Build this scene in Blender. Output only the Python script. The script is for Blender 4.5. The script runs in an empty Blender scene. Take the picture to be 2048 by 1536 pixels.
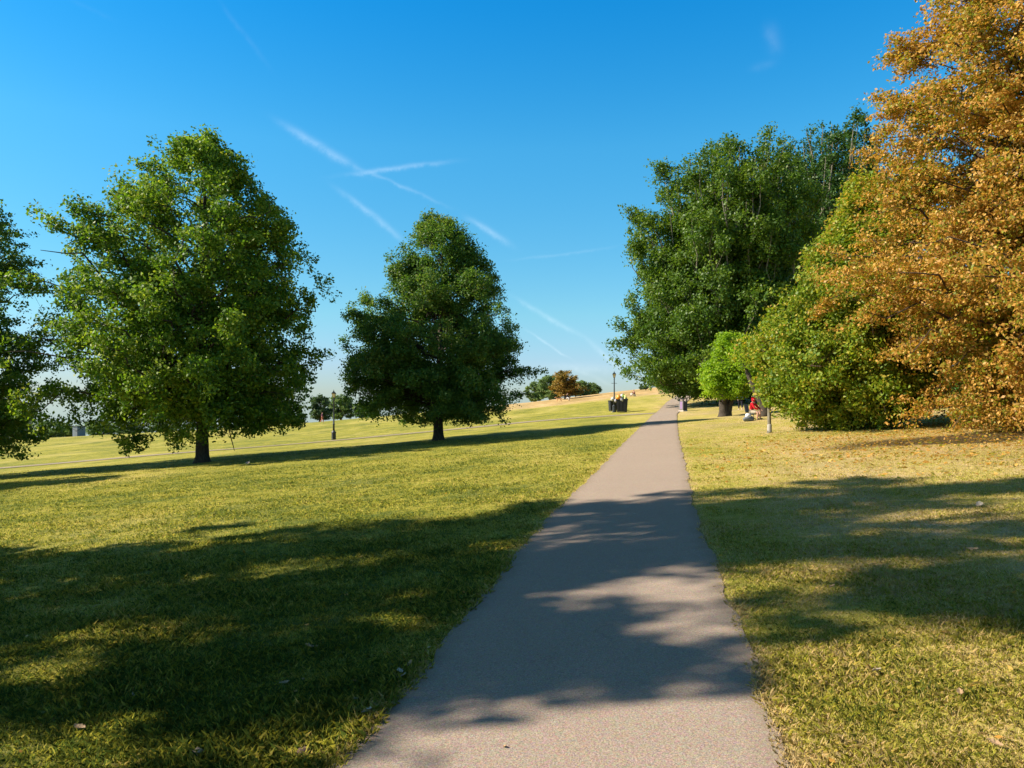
import bpy, bmesh, math, random
import numpy as np
from mathutils import Vector, Matrix
R = math.radians
sc = bpy.context.scene
COL = sc.collection
F, HX, HY, EYE = 1600.0, 1024.0, 840.0, 1.65
SUN_EL = 36.0

# ---------------------------------------------------------------- terrain
def smooth(t):
    t = np.clip(t, 0, 1); return t*t*(3-2*t)
def G(X, Y):
    """height of the park ground: a lawn tilted up to the right, climbing a hill whose crest is about 140 m off"""
    X = np.asarray(X, float); Y = np.asarray(Y, float)
    a, b = 0.076, 0.01796
    Xc = 160*np.tanh(X/160); Yc = 260*np.tanh(Y/260)
    z = a*Xc + b*Yc
    t = np.clip(X/np.maximum(Y, 20), -0.8, 0.8)
    e = np.interp(t, [-.8, -.577, -.25, .022, .11, .19, .8], [1.9, 1.9, 1.55, 2.25, 2.9, 3.3, 3.3])
    z = z + e*smooth((Y-62)/88)*1.0
    z = z - 14*smooth((Y-150)/260)
    z = z - 0.035*np.maximum(np.hypot(X, Y)-380, 0)
    z = z + 0.03*np.sin(X*0.31+1.2)*np.sin(Y*0.27)*smooth((Y-8)/20)
    return z
def g(x, y): return float(G(x, y))
def at(px, Y): return (px-HX)/F*Y
def PT(px, Y, dz=0.0):
    x = at(px, Y); return Vector((x, Y, g(x, Y)+dz))

PATH = np.array([(-2.6,-12),(-1.55,-6),(-.46,0),(.19,3.6),(.74,6.7),(1.46,11),(2.63,16.7),(5.13,29.3),(8.1,44),(12.0,63),(14.6,74),(18.6,90),(25,110),(36,132),(52,150)], float)
def dense(P, n):
    s = np.concatenate([[0], np.cumsum(np.linalg.norm(np.diff(P, axis=0), axis=1))])
    q = np.linspace(0, s[-1], n)
    out = np.stack([np.interp(q, s, P[:,0]), np.interp(q, s, P[:,1])], 1)
    k = 9
    pad = np.pad(out, ((k,k),(0,0)), mode='edge')
    ker = np.ones(2*k+1)/(2*k+1)
    sm = np.stack([np.convolve(pad[:,i], ker, 'valid') for i in (0,1)], 1)
    sm[:k] = out[:k]; sm[-k:] = out[-k:]
    return sm
PATHD = dense(PATH, 500)
CROSS = np.array([(-46,46),(-38.3,52.5),(-29,58),(-19.5,61),(-13.6,61.3),(-8,65),(-1.5,71),(4.5,73),(9,72),(12.8,69)], float)
CROSSD = dense(CROSS, 160)
def path_x(Y): return np.interp(Y, PATHD[:,1], PATHD[:,0])
def edge_off(Y, s):   # wavering of the path edge, side s
    return 0.020*np.sin(Y*2.3+s)+0.014*np.sin(Y*5.9+2*s)+0.008*np.sin(Y*13.1+s*3)

# ---------------------------------------------------------------- mesh helpers
def mesh_np(name, verts, loops, starts, totals, mats=(), attrs=None, smooth_shade=False, matidx=None):
    me = bpy.data.meshes.new(name)
    verts = np.asarray(verts, np.float32); nv = len(verts)
    me.vertices.add(nv); me.vertices.foreach_set('co', verts.ravel())
    me.loops.add(len(loops)); me.loops.foreach_set('vertex_index', np.asarray(loops, np.int32))
    me.polygons.add(len(starts)); me.polygons.foreach_set('loop_start', np.asarray(starts, np.int32))
    try: me.polygons.foreach_set('loop_total', np.asarray(totals, np.int32))
    except Exception: pass
    if matidx is not None: me.polygons.foreach_set('material_index', np.asarray(matidx, np.int32))
    me.update(calc_edges=True)
    if smooth_shade: me.polygons.foreach_set('use_smooth', np.ones(len(starts), bool))
    for k, v in (attrs or {}).items():
        a = me.attributes.new(k, 'FLOAT', 'POINT'); a.data.foreach_set('value', np.asarray(v, np.float32))
    for m in mats: me.materials.append(m)
    return me
def quads(name, verts, faces, **kw):
    faces = np.asarray(faces, np.int32); n, k = faces.shape
    return mesh_np(name, verts, faces.ravel(), np.arange(n)*k, np.full(n, k), **kw)
def link(name, me, parent=None):
    o = bpy.data.objects.new(name, me); COL.objects.link(o)
    if parent: o.parent = parent
    return o
def empty(name, loc, rz=0.0):
    o = bpy.data.objects.new(name, None); COL.objects.link(o)
    o.location = loc; o.rotation_euler = (0,0,rz); o.empty_display_size = .2
    return o
def tag(o, label=None, cat=None, group=None, kind=None):
    if label: o['label'] = label
    if cat: o['category'] = cat
    if group: o['group'] = group
    if kind: o['kind'] = kind
    return o
class MB:
    """collects boxes, lathes, tubes; build() links them as one mesh object"""
    def __init__(s): s.bm = bmesh.new()
    def box(s, c, size, rz=0, taper=1.0, bev=0.0, rot=None):
        r = bmesh.ops.create_cube(s.bm, size=1.0); vs = r['verts']
        for v in vs:
            f = taper if v.co.z > 0 else 1.0
            v.co = Vector((v.co.x*size[0]*f, v.co.y*size[1]*f, v.co.z*size[2]))
        M = Matrix.Translation(c) @ (rot if rot is not None else Matrix.Rotation(rz, 4, 'Z'))
        bmesh.ops.transform(s.bm, matrix=M, verts=vs)
        if bev > 0:
            es = list({e for v in vs for e in v.link_edges})
            bmesh.ops.bevel(s.bm, geom=es, offset=bev, segments=2, affect='EDGES')
        return s
    def lathe(s, prof, n=16, c=(0,0,0), rz=0, square=False):
        rings = []
        for r, z in prof:
            rings.append([s.bm.verts.new((c[0]+r*math.cos(2*math.pi*i/n+rz), c[1]+r*math.sin(2*math.pi*i/n+rz), c[2]+z)) for i in range(n)])
        for a, b in zip(rings, rings[1:]):
            for i in range(n):
                s.bm.faces.new((a[i], a[(i+1)%n], b[(i+1)%n], b[i]))
        if prof[0][0] > 1e-4: s.bm.faces.new(list(reversed(rings[0])))
        if prof[-1][0] > 1e-4: s.bm.faces.new(rings[-1])
        return s
    def tube(s, pts, rad, n=8):
        pts = [Vector(p) for p in pts]
        if not hasattr(rad, '__len__'): rad = [rad]*len(pts)
        rings = []
        for i, p in enumerate(pts):
            d = (pts[min(i+1,len(pts)-1)]-pts[max(i-1,0)]).normalized()
            u = d.cross(Vector((0,0,1)));
            if u.length < 1e-3: u = Vector((1,0,0))
            u.normalize(); w = d.cross(u)
            rings.append([s.bm.verts.new(p+rad[i]*(math.cos(2*math.pi*k/n)*u+math.sin(2*math.pi*k/n)*w)) for k in range(n)])
        for a, b in zip(rings, rings[1:]):
            for k in range(n): s.bm.faces.new((a[k], b[k], b[(k+1)%n], a[(k+1)%n]))
        s.bm.faces.new(rings[0]); s.bm.faces.new(list(reversed(rings[-1])))
        return s
    def blob(s, c, size, seed=0, amp=.15, sub=3, rz=0):
        r = bmesh.ops.create_icosphere(s.bm, subdivisions=sub, radius=1.0); rr = random.Random(seed)
        ph = [(rr.uniform(2,6), rr.uniform(2,6), rr.uniform(2,6), rr.uniform(0,6)) for _ in range(5)]
        for v in r['verts']:
            n = sum(math.sin(v.co.x*a+v.co.y*b+v.co.z*cc+d) for a,b,cc,d in ph)/5
            v.co *= 1+amp*n*1.8
            v.co = Vector((v.co.x*size[0], v.co.y*size[1], v.co.z*size[2]))
        bmesh.ops.transform(s.bm, matrix=Matrix.Translation(c)@Matrix.Rotation(rz,4,'Z'), verts=r['verts'])
        return s
    def build(s, name, mat, parent=None, smooth_shade=False):
        bmesh.ops.recalc_face_normals(s.bm, faces=s.bm.faces)
        me = bpy.data.meshes.new(name); s.bm.to_mesh(me); s.bm.free()
        me.materials.append(mat)
        if smooth_shade:
            for p in me.polygons: p.use_smooth = True
        return link(name, me, parent)

# ---------------------------------------------------------------- materials
class NT:
    def __init__(s, name):
        s.m = bpy.data.materials.new(name); s.m.use_nodes = True
        s.t = s.m.node_tree; s.t.nodes.clear()
        s.out = s.t.nodes.new('ShaderNodeOutputMaterial')
    def n(s, typ, **kw):
        nd = s.t.nodes.new('ShaderNode'+typ)
        for k, v in kw.items():
            if k.startswith('i_'):
                key = k[2:].replace('_', ' ')
                nd.inputs[int(key) if key.isdigit() else key].default_value = v
            else: setattr(nd, k, v)
        return nd
    def l(s, a, b): s.t.links.new(a, b)
    def ramp(s, fac, stops, interp='LINEAR'):
        r = s.t.nodes.new('ShaderNodeValToRGB'); r.color_ramp.interpolation = interp
        els = r.color_ramp.elements
        while len(els) < len(stops): els.new(0.5)
        for e, (p, c) in zip(els, stops):
            e.position = p; e.color = tuple(c)+((1,) if len(c) == 3 else ())
        s.l(fac, r.inputs[0]); return r.outputs[0]
    def math(s, op, a, b=None, clamp=False):
        m = s.t.nodes.new('ShaderNodeMath'); m.operation = op; m.use_clamp = clamp
        for i, v in enumerate((a, b)):
            if v is None: continue
            if isinstance(v, (int, float)): m.inputs[i].default_value = v
            else: s.l(v, m.inputs[i])
        return m.outputs[0]
    def mix(s, fac, a, b, blend='MIX'):
        m = s.t.nodes.new('ShaderNodeMix'); m.data_type = 'RGBA'; m.blend_type = blend
        for sock, v in ((m.inputs[0], fac), (m.inputs[6], a), (m.inputs[7], b)):
            if isinstance(v, (int, float)): sock.default_value = v
            elif isinstance(v, tuple): sock.default_value = v+((1,) if len(v) == 3 else ())
            else: s.l(v, sock)
        return m.outputs[2]
    def noise(s, vec, scale, detail=4, rough=.55, dist=0.0):
        nd = s.n('TexNoise'); nd.inputs['Scale'].default_value = scale; nd.inputs['Detail'].default_value = detail
        nd.inputs['Roughness'].default_value = rough; nd.inputs['Distortion'].default_value = dist
        s.l(vec, nd.inputs['Vector']); return nd.outputs['Fac']
def simple(name, col, rough=.6, spec=.4, metal=0.0, var=.25, scale=6.0, bump=.1):
    t = NT(name); tc = t.n('TexCoord').outputs['Object']
    nz = t.noise(tc, scale, 5)
    c = t.mix(nz, tuple(x*(1-var) for x in col), tuple(min(1, x*(1+var)) for x in col))
    p = t.n('BsdfPrincipled'); t.l(c, p.inputs['Base Color'])
    p.inputs['Roughness'].default_value = rough; p.inputs['Specular IOR Level'].default_value = spec
    p.inputs['Metallic'].default_value = metal
    if bump:
        b = t.n('Bump'); b.inputs['Strength'].default_value = bump; b.inputs['Distance'].default_value = .01
        t.l(t.noise(tc, scale*4, 3), b.inputs['Height']); t.l(b.outputs[0], p.inputs['Normal'])
    t.l(p.outputs[0], t.out.inputs[0]); return t.m

def grass_colour(t, pos):
    """colour of the lawn from the place: greener to the left, straw coloured to the right and on the hilltop"""
    sep = t.n('SeparateXYZ'); t.l(pos, sep.inputs[0]); X, Y = sep.outputs[0], sep.outputs[1]
    n1 = t.noise(pos, .35, 4, .6); n2 = t.noise(pos, 2.2, 5, .65); n3 = t.noise(pos, .07, 3, .5); n4 = t.noise(pos, 9.0, 4, .7)
    # dryness
    side = t.math('MULTIPLY', t.math('SUBTRACT', X, t.math('MULTIPLY', Y, .17)), .10)
    side = t.math('MINIMUM', t.math('MAXIMUM', side, -.24), .24)
    d = t.math('ADD', .45, side)
    d = t.math('ADD', d, t.math('MULTIPLY', t.math('SUBTRACT', n1, .5), 1.0))
    d = t.math('ADD', d, t.math('MULTIPLY', t.math('SUBTRACT', n2, .5), 1.1))
    d = t.math('ADD', d, t.math('MULTIPLY', t.math('SUBTRACT', n4, .5), .9))
    d = t.math('ADD', d, t.math('MULTIPLY', t.math('SUBTRACT', n3, .5), .7))
    # straw meadow on the top of the hill
    hx = t.n('MapRange'); hx.inputs[1].default_value = -8; hx.inputs[2].default_value = 6; t.l(X, hx.inputs[0])
    hy = t.n('MapRange'); hy.inputs[1].default_value = 112; hy.inputs[2].default_value = 122
    t.l(t.math('ADD', Y, t.math('MULTIPLY', n3, 14)), hy.inputs[0])
    hill = t.math('MULTIPLY', hx.outputs[0], hy.outputs[0])
    d = t.math('ADD', d, t.math('MULTIPLY', hill, 1.2))
    far = t.n('MapRange'); far.inputs[1].default_value = 14; far.inputs[2].default_value = 50; t.l(Y, far.inputs[0])
    d = t.math('ADD', d, t.math('MULTIPLY', far.outputs[0], .06))
    d = t.math('ADD', d, 0.0, clamp=True)
    return d, hill
def painted_shade_mask(t, pos):  # painted shade: dark patch standing in for the brown tree's ground shadow
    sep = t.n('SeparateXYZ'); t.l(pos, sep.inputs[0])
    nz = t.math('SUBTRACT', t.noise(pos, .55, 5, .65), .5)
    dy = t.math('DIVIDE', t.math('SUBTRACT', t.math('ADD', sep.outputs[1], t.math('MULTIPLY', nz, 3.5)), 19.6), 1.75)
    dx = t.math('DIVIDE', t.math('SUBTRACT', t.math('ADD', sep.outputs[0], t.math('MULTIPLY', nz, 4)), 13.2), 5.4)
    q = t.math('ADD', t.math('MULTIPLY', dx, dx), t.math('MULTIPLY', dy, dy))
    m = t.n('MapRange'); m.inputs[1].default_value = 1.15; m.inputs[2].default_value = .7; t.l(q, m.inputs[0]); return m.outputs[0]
GREENS = [(0.0,(.13,.185,.030)),(.28,(.44,.42,.042)),(.50,(.57,.52,.085)),(.72,(.68,.53,.16)),(1.0,(.76,.58,.29))]

def mat_ground():
    t = NT('lawn_ground'); pos = t.n('NewGeometry').outputs['Position']
    d, hill = grass_colour(t, pos)
    # distance along the lawn: near the turf shows soil and shade between the modelled blades
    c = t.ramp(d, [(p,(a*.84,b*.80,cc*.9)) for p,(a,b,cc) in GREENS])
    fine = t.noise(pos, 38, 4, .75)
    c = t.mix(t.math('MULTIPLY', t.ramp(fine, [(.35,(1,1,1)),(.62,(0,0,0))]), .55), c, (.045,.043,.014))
    mv = t.n('Mapping'); mv.inputs['Scale'].default_value = (.42, .16, .3); t.l(pos, mv.inputs[0])
    c = t.mix(t.math('MULTIPLY', t.ramp(t.noise(mv.outputs[0], 1.1, 6, .75, .6), [(.40,(1,1,1)),(.56,(0,0,0))]), .38), c, (.16,.17,.03))
    c = t.mix(t.math('MULTIPLY', t.ramp(t.noise(mv.outputs[0], .35, 5, .7), [(.5,(0,0,0)),(.68,(1,1,1))]), .5), c, (.54,.42,.14))
    st = t.noise(pos, 16, 3, .7)
    c = t.mix(t.math('MULTIPLY', t.ramp(st, [(.55,(0,0,0)),(.75,(1,1,1))]), .35), c, (.42,.36,.15))
    hv = t.n('Mapping'); hv.inputs['Scale'].default_value = (.40,.10,.3); t.l(pos, hv.inputs[0])
    c = t.mix(t.math('MULTIPLY', hill, .8), c, t.ramp(t.noise(hv.outputs[0], .9, 5, .7), [(.34,(.24,.17,.05)),(.48,(.42,.27,.10)),(.66,(.58,.38,.17))]))
    # painted shade under the brown tree
    sep = t.n('SeparateXYZ'); t.l(pos, sep.inputs[0])
    dx = t.math('SUBTRACT', sep.outputs[0], 14.5); dy = t.math('SUBTRACT', sep.outputs[1], 19.5)
    rr = t.math('SQRT', t.math('ADD', t.math('MULTIPLY', dx, dx), t.math('MULTIPLY', dy, dy)))
    rr = t.math('ADD', rr, t.math('MULTIPLY', t.noise(pos, .8, 4), 4))
    wear = t.n('MapRange'); wear.inputs[1].default_value = 11; wear.inputs[2].default_value = 6.5; t.l(rr, wear.inputs[0])
    c = t.mix(t.math('MULTIPLY', wear.outputs[0], .7), c, (.36,.22,.09))
    c = t.mix(t.math('MULTIPLY', painted_shade_mask(t, pos), .88), c, (.055,.032,.016))  # shadow under the crown, painted dark brown into the lawn colour
    p = t.n('BsdfPrincipled', i_Roughness=.95); p.inputs['Specular IOR Level'].default_value = .1
    t.l(c, p.inputs['Base Color'])
    b = t.n('Bump'); b.inputs['Strength'].default_value = .55; b.inputs['Distance'].default_value = .05
    h = t.math('ADD', t.noise(pos, 24, 5, .8), t.math('MULTIPLY', t.noise(pos, 3.2, 3), 1.2))
    t.l(h, b.inputs['Height']); t.l(b.outputs[0], p.inputs['Normal'])
    t.l(p.outputs[0], t.out.inputs[0]); return t.m
def mat_blades():
    t = NT('grass_blades'); pos = t.n('NewGeometry').outputs['Position']
    d, hill = grass_colour(t, pos)
    rnd = t.n('Attribute', attribute_name='rnd').outputs['Fac']
    d = t.math('ADD', d, t.math('MULTIPLY', t.math('SUBTRACT', rnd, .5), 1.0), clamp=True)
    c = t.ramp(d, GREENS)
    c = t.mix(t.math('MULTIPLY', painted_shade_mask(t, pos), .82), c, (.075,.045,.022))  # same painted shadow carried into the blade colour
    p = t.n('BsdfPrincipled', i_Roughness=.6); p.inputs['Specular IOR Level'].default_value = .25; t.l(c, p.inputs['Base Color'])
    tr = t.n('BsdfTranslucent'); t.l(c, tr.inputs[0])
    ms = t.n('MixShader', i_0=.42); t.l(p.outputs[0], ms.inputs[1]); t.l(tr.outputs[0], ms.inputs[2])
    t.l(ms.outputs[0], t.out.inputs[0]); return t.m
def mat_path(name='path_asphalt', base=((.25,.19,.145),(.46,.36,.27)), edge=True):
    t = NT(name); pos = t.n('NewGeometry').outputs['Position']
    sp = t.noise(pos, 110, 3, .8)
    c = t.ramp(sp, [(.28,(.085,.065,.052)),(.42,base[0]),(.62,base[1]),(.78,(.60,.49,.37))])
    v = t.n('TexVoronoi'); v.inputs['Scale'].default_value = 75; t.l(pos, v.inputs['Vector'])
    c = t.mix(.22, c, v.outputs['Color'], 'SOFT_LIGHT')
    big = t.noise(pos, .9, 4, .6)
    c = t.mix(t.math('MULTIPLY', big, .32), c, (.17,.13,.105))
    vc = t.n('TexVoronoi', feature='DISTANCE_TO_EDGE'); vc.inputs['Scale'].default_value = .55; wp = t.n('VectorMath', operation='ADD'); nn = t.n('TexNoise'); nn.inputs['Scale'].default_value = 1.8; nn.inputs['Detail'].default_value = 5; t.l(pos, nn.inputs['Vector']); t.l(pos, wp.inputs[0]); t.l(nn.outputs['Color'], wp.inputs[1]); t.l(wp.outputs[0], vc.inputs['Vector'])
    crk = t.math('MULTIPLY', t.ramp(vc.outputs['Distance'], [(.0,(1,1,1)),(.006,(0,0,0))]), t.ramp(t.noise(pos, .5, 3), [(.50,(0,0,0)),(.62,(1,1,1))]))
    c = t.mix(t.math('MULTIPLY', crk, .35), c, (.09,.07,.055))
    st_ = t.ramp(t.noise(pos, 2.6, 5, .7), [(.60,(0,0,0)),(.72,(1,1,1))])
    c = t.mix(t.math('MULTIPLY', st_, .22), c, (.14,.11,.09))
    b2 = t.noise(pos, .22, 3, .5)
    c = t.mix(t.math('MULTIPLY', b2, .18), c, (.46,.37,.29))
    if edge:
        e = t.n('Attribute', attribute_name='edge').outputs['Fac']
        en = t.math('ADD', e, t.math('MULTIPLY', t.math('SUBTRACT', t.noise(pos, 5, 4, .7), .5), .35))
        er = t.n('MapRange'); er.inputs[1].default_value = .84; er.inputs[2].default_value = 1.02; t.l(en, er.inputs[0])
        c = t.mix(t.math('MULTIPLY', er.outputs[0], .5), c, (.20,.15,.09))
    p = t.n('BsdfPrincipled', i_Roughness=.9); p.inputs['Specular IOR Level'].default_value = .2; t.l(c, p.inputs['Base Color'])
    b = t.n('Bump'); b.inputs['Strength'].default_value = .6; b.inputs['Distance'].default_value = .012
    t.l(t.noise(pos, 90, 3, .8), b.inputs['Height']); t.l(b.outputs[0], p.inputs['Normal'])
    t.l(p.outputs[0], t.out.inputs[0]); return t.m
def mat_leaf(name, stops, trans=.42, clumix=.55, hgt=None, spec=.3, rough=.5):
    t = NT(name)
    rnd = t.n('Attribute', attribute_name='rnd').outputs['Fac']; clu = t.n('Attribute', attribute_name='clu').outputs['Fac']
    f = t.math('ADD', t.math('MULTIPLY', rnd, 1-clumix), t.math('MULTIPLY', clu, clumix))
    c = t.ramp(f, stops)
    p = t.n('BsdfPrincipled', i_Roughness=rough); p.inputs['Specular IOR Level'].default_value = spec; t.l(c, p.inputs['Base Color'])
    tr = t.n('BsdfTranslucent'); t.l(t.mix(1.0, c, (1.5,1.55,.75), 'MULTIPLY'), tr.inputs[0])
    ms = t.n('MixShader', i_0=trans); t.l(p.outputs[0], ms.inputs[1]); t.l(tr.outputs[0], ms.inputs[2])
    t.l(ms.outputs[0], t.out.inputs[0]); return t.m
def mat_bark(name, c0, c1):
    t = NT(name); pos = t.n('NewGeometry').outputs['Position']
    mp = t.n('Mapping'); mp.inputs['Scale'].default_value = (9, 9, 2.2); t.l(pos, mp.inputs[0])
    nz = t.noise(mp.outputs[0], 2.0, 6, .7)
    c = t.ramp(nz, [(.3, c0), (.7, c1)])
    p = t.n('BsdfPrincipled', i_Roughness=.9); p.inputs['Specular IOR Level'].default_value = .15; t.l(c, p.inputs['Base Color'])
    b = t.n('Bump'); b.inputs['Strength'].default_value = .8; b.inputs['Distance'].default_value = .04
    t.l(nz, b.inputs['Height']); t.l(b.outputs[0], p.inputs['Normal'])
    t.l(p.outputs[0], t.out.inputs[0]); return t.m

M = {}
M['ground'] = mat_ground(); M['blades'] = mat_blades(); M['path'] = mat_path()
M['xpath'] = mat_path('cross_path', ((.24,.19,.12),(.40,.32,.20)), False)
M['oak'] = mat_leaf('oak_leaves', [(.12,(.036,.090,.010)),(.42,(.090,.180,.014)),(.62,(.17,.255,.020)),(.85,(.31,.36,.04)),(.97,(.42,.34,.10))], spec=.32)
M['oak_dark'] = mat_leaf('oak_leaves_dark', [(.1,(.030,.082,.014)),(.45,(.072,.155,.022)),(.7,(.135,.21,.030)),(.9,(.24,.27,.06)),(1,(.33,.23,.09))], spec=.32)
M['elm'] = mat_leaf('elm_leaves', [(.1,(.036,.085,.008)),(.5,(.080,.150,.012)),(.8,(.145,.21,.016)),(1,(.21,.25,.02))], trans=.38, spec=.35)
M['elm2'] = mat_leaf('elm_leaves_blue', [(.1,(.018,.058,.010)),(.5,(.042,.10,.016)),(.8,(.08,.145,.02)),(1,(.12,.18,.03))], trans=.28, spec=.3)
M['bright'] = mat_leaf('bright_leaves', [(.1,(.10,.19,.010)),(.5,(.22,.35,.016)),(.85,(.36,.47,.028)),(1,(.48,.50,.05))], trans=.5)
M['olive'] = mat_leaf('turning_leaves', [(.14,(.07,.14,.010)),(.42,(.155,.235,.016)),(.62,(.27,.31,.026)),(.78,(.42,.34,.045)),(.92,(.52,.28,.06))], trans=.40, clumix=.45)
M['brown'] = mat_leaf('autumn_leaves', [(.14,(.13,.17,.012)),(.34,(.27,.26,.024)),(.46,(.33,.175,.03)),(.60,(.46,.235,.042)),(.78,(.58,.33,.075)),(.97,(.72,.50,.15))], trans=.36, clumix=.38, spec=.28)
M['far'] = mat_leaf('far_leaves', [(.1,(.07,.125,.05)),(.5,(.14,.21,.075)),(1,(.27,.33,.12))], trans=.42, spec=.2)
M['fardark'] = mat_leaf('far_dark_leaves', [(.1,(.028,.062,.030)),(.5,(.055,.10,.045)),(1,(.13,.17,.07))], trans=.4, spec=.2)
M['farbrown'] = mat_leaf('far_rusty_leaves', [(.1,(.10,.10,.02)),(.5,(.26,.17,.03)),(1,(.42,.22,.06))], trans=.25, spec=.2)
M['bark'] = mat_bark('oak_bark', (.030,.024,.019), (.105,.085,.065))
M['bark_pale'] = mat_bark('pale_bark', (.10,.085,.06), (.30,.27,.20))
M['bark_brown'] = mat_bark('brown_bark', (.035,.022,.016), (.11,.075,.05))

# ---------------------------------------------------------------- ground, paths
def spaced(lo, hi, fine, grow):
    out = [0.0]; s = fine
    while out[-1] < hi: out.append(out[-1]+s); s *= grow
    neg = [0.0]; s = fine
    while neg[-1] > lo: neg.append(neg[-1]-s); s *= grow
    return np.array(sorted(set(neg[1:]+out)))
xs = spaced(-3000, 3000, .5, 1.028); ys = np.concatenate([np.arange(-60, 0, 4.0), np.arange(0, 40, .8), np.arange(40, 200, 2.0), spaced(0, 3000, 3, 1.08)[1:]+200])
ys = np.unique(ys[ys > -61])
XX, YY = np.meshgrid(xs, ys); ZZ = G(XX, YY)
nx, ny = len(xs), len(ys)
idx = np.arange(nx*ny).reshape(ny, nx)
fc = np.stack([idx[:-1,:-1].ravel(), idx[:-1,1:].ravel(), idx[1:,1:].ravel(), idx[1:,:-1].ravel()], 1)
o = link('ground', quads('ground', np.stack([XX.ravel(), YY.ravel(), ZZ.ravel()], 1), fc, mats=[M['ground']], smooth_shade=True)); tag(o, kind='structure')

def ribbon(name, P, w, mat, lift, cols=9, wav=True):
    d = np.gradient(P, axis=0); d /= np.linalg.norm(d, axis=1)[:,None]
    nrm = np.stack([d[:,1], -d[:,0]], 1)
    f = np.linspace(-1, 1, cols)
    V, E = [], []
    for i in range(len(P)):
        wl = w[i]/2 + (edge_off(P[i,1], 0.0) if wav else 0); wr = w[i]/2 + (edge_off(P[i,1], 2.0) if wav else 0)
        for k in f:
            ww = wl if k < 0 else wr
            x, y = P[i] + nrm[i]*k*ww
            V.append((x, y, g(x, y)+lift[i]-(.004 if abs(k) > .99 else 0))); E.append(abs(k))
    n = len(P); idx = np.arange(n*cols).reshape(n, cols)
    fc = np.stack([idx[:-1,:-1].ravel(), idx[:-1,1:].ravel(), idx[1:,1:].ravel(), idx[1:,:-1].ravel()], 1)
    me = quads(name, np.array(V), fc, mats=[mat], attrs={'edge': E}, smooth_shade=True)
    me.flip_normals()
    return link(name, me)
P1 = dense(PATH, 900)
w1 = np.interp(P1[:,1], [-12, 11, 30, 63, 80, 90, 150], [2.08, 2.06, 1.92, 1.96, 2.2, 2.3, 2.3])
o = ribbon('path', P1, w1, M['path'], np.interp(P1[:,1], [0, 40, 70, 150], [.012, .02, .045, .07])); tag(o, kind='structure')
o = ribbon('side_path', CROSSD, np.interp(CROSSD[:,0], [-46,-30,-14,4,12], [3.4,2.4,2.2,2.0,2.4]), M['xpath'], np.full(160, .03), 5, False); tag(o, kind='structure')

# ---------------------------------------------------------------- grass blades (uncountable: one object)
def build_grass():
    rs = np.random.RandomState(5)
    N = 1000000
    Y = 2.6*np.exp(rs.rand(N)*math.log(46/2.6)); X = (rs.rand(N)*2-1)*(.80*Y+.6)
    # tufts
    nt = 90000
    k = rs.rand(N) < .45
    Yt = 2.6*np.exp(rs.rand(nt)*math.log(30/2.6)); Xt = (rs.rand(nt)*2-1)*(.80*Yt+.6)
    ti = rs.randint(0, nt, N)
    X = np.where(k, Xt[ti]+rs.randn(N)*.018, X); Y = np.where(k, Yt[ti]+rs.randn(N)*.018, Y)
    px = path_x(Y); L = px-1.03-edge_off(Y, 0.0); Rr = px+1.03+edge_off(Y, 2.0)
    keep = (X < L+.035*rs.rand(N)) | (X > Rr-.035*rs.rand(N))
    X, Y, k = X[keep], Y[keep], k[keep]; n = len(X)
    near = (np.abs(X-path_x(Y)) < 1.25)
    h = (.013+.026*rs.rand(n)**1.4)*np.interp(Y, [4, 12], [1.1, .85])*(1+.5*k*rs.rand(n))
    # patchy height
    patch = .5+.5*np.sin(X*2.1+1.3*np.sin(Y*1.7))*np.sin(Y*2.6+.9*np.sin(X*2.3))
    h *= .7+.8*patch
    h *= np.where(X > px[keep], .8, 1.15)
    h *= np.interp(Y, [3, 10, 40], [1, 1.1, 1.3])
    w = .0006+.0008*rs.rand(n); w *= np.interp(Y, [3, 10, 40], [1, 2.7, 9.5])
    az = rs.rand(n)*2*math.pi; lean = rs.rand(n)**.7*1.15
    fx, fy = np.cos(az), np.sin(az); 
    sx, sy = -fy*w, fx*w
    z0 = G(X, Y)-.004
    b = np.stack([X, Y, z0], 1); S = np.stack([sx, sy, np.zeros(n)], 1)
    m = b + np.stack([fx*np.sin(lean*.5)*h*.55, fy*np.sin(lean*.5)*h*.55, np.cos(lean*.5)*h*.55], 1)
    tp = m + np.stack([fx*np.sin(lean*1.4)*h*.6, fy*np.sin(lean*1.4)*h*.6, np.cos(lean*1.4)*h*.5], 1)
    V = np.stack([b-S, b+S, m+S*.8, tp, m-S*.8], 1).reshape(-1, 3)
    f = np.arange(n)[:,None]*5+np.arange(5)[None,:]
    r = rs.rand(n)*.92; dd = np.minimum(np.abs(X-L[keep]), np.abs(X-Rr[keep])); r = r+.62*np.exp(-(dd/.12)**2)*(X > px[keep])+.3*np.exp(-(dd/.1)**2)*(X < px[keep])
    return quads('grass', V, f, mats=[M['blades']], attrs={'rnd': np.repeat(r, 5)})
o = link('grass', build_grass()); tag(o, 'short mown grass blades covering the lawn, green mixed with straw', 'grass', kind='stuff')

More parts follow.
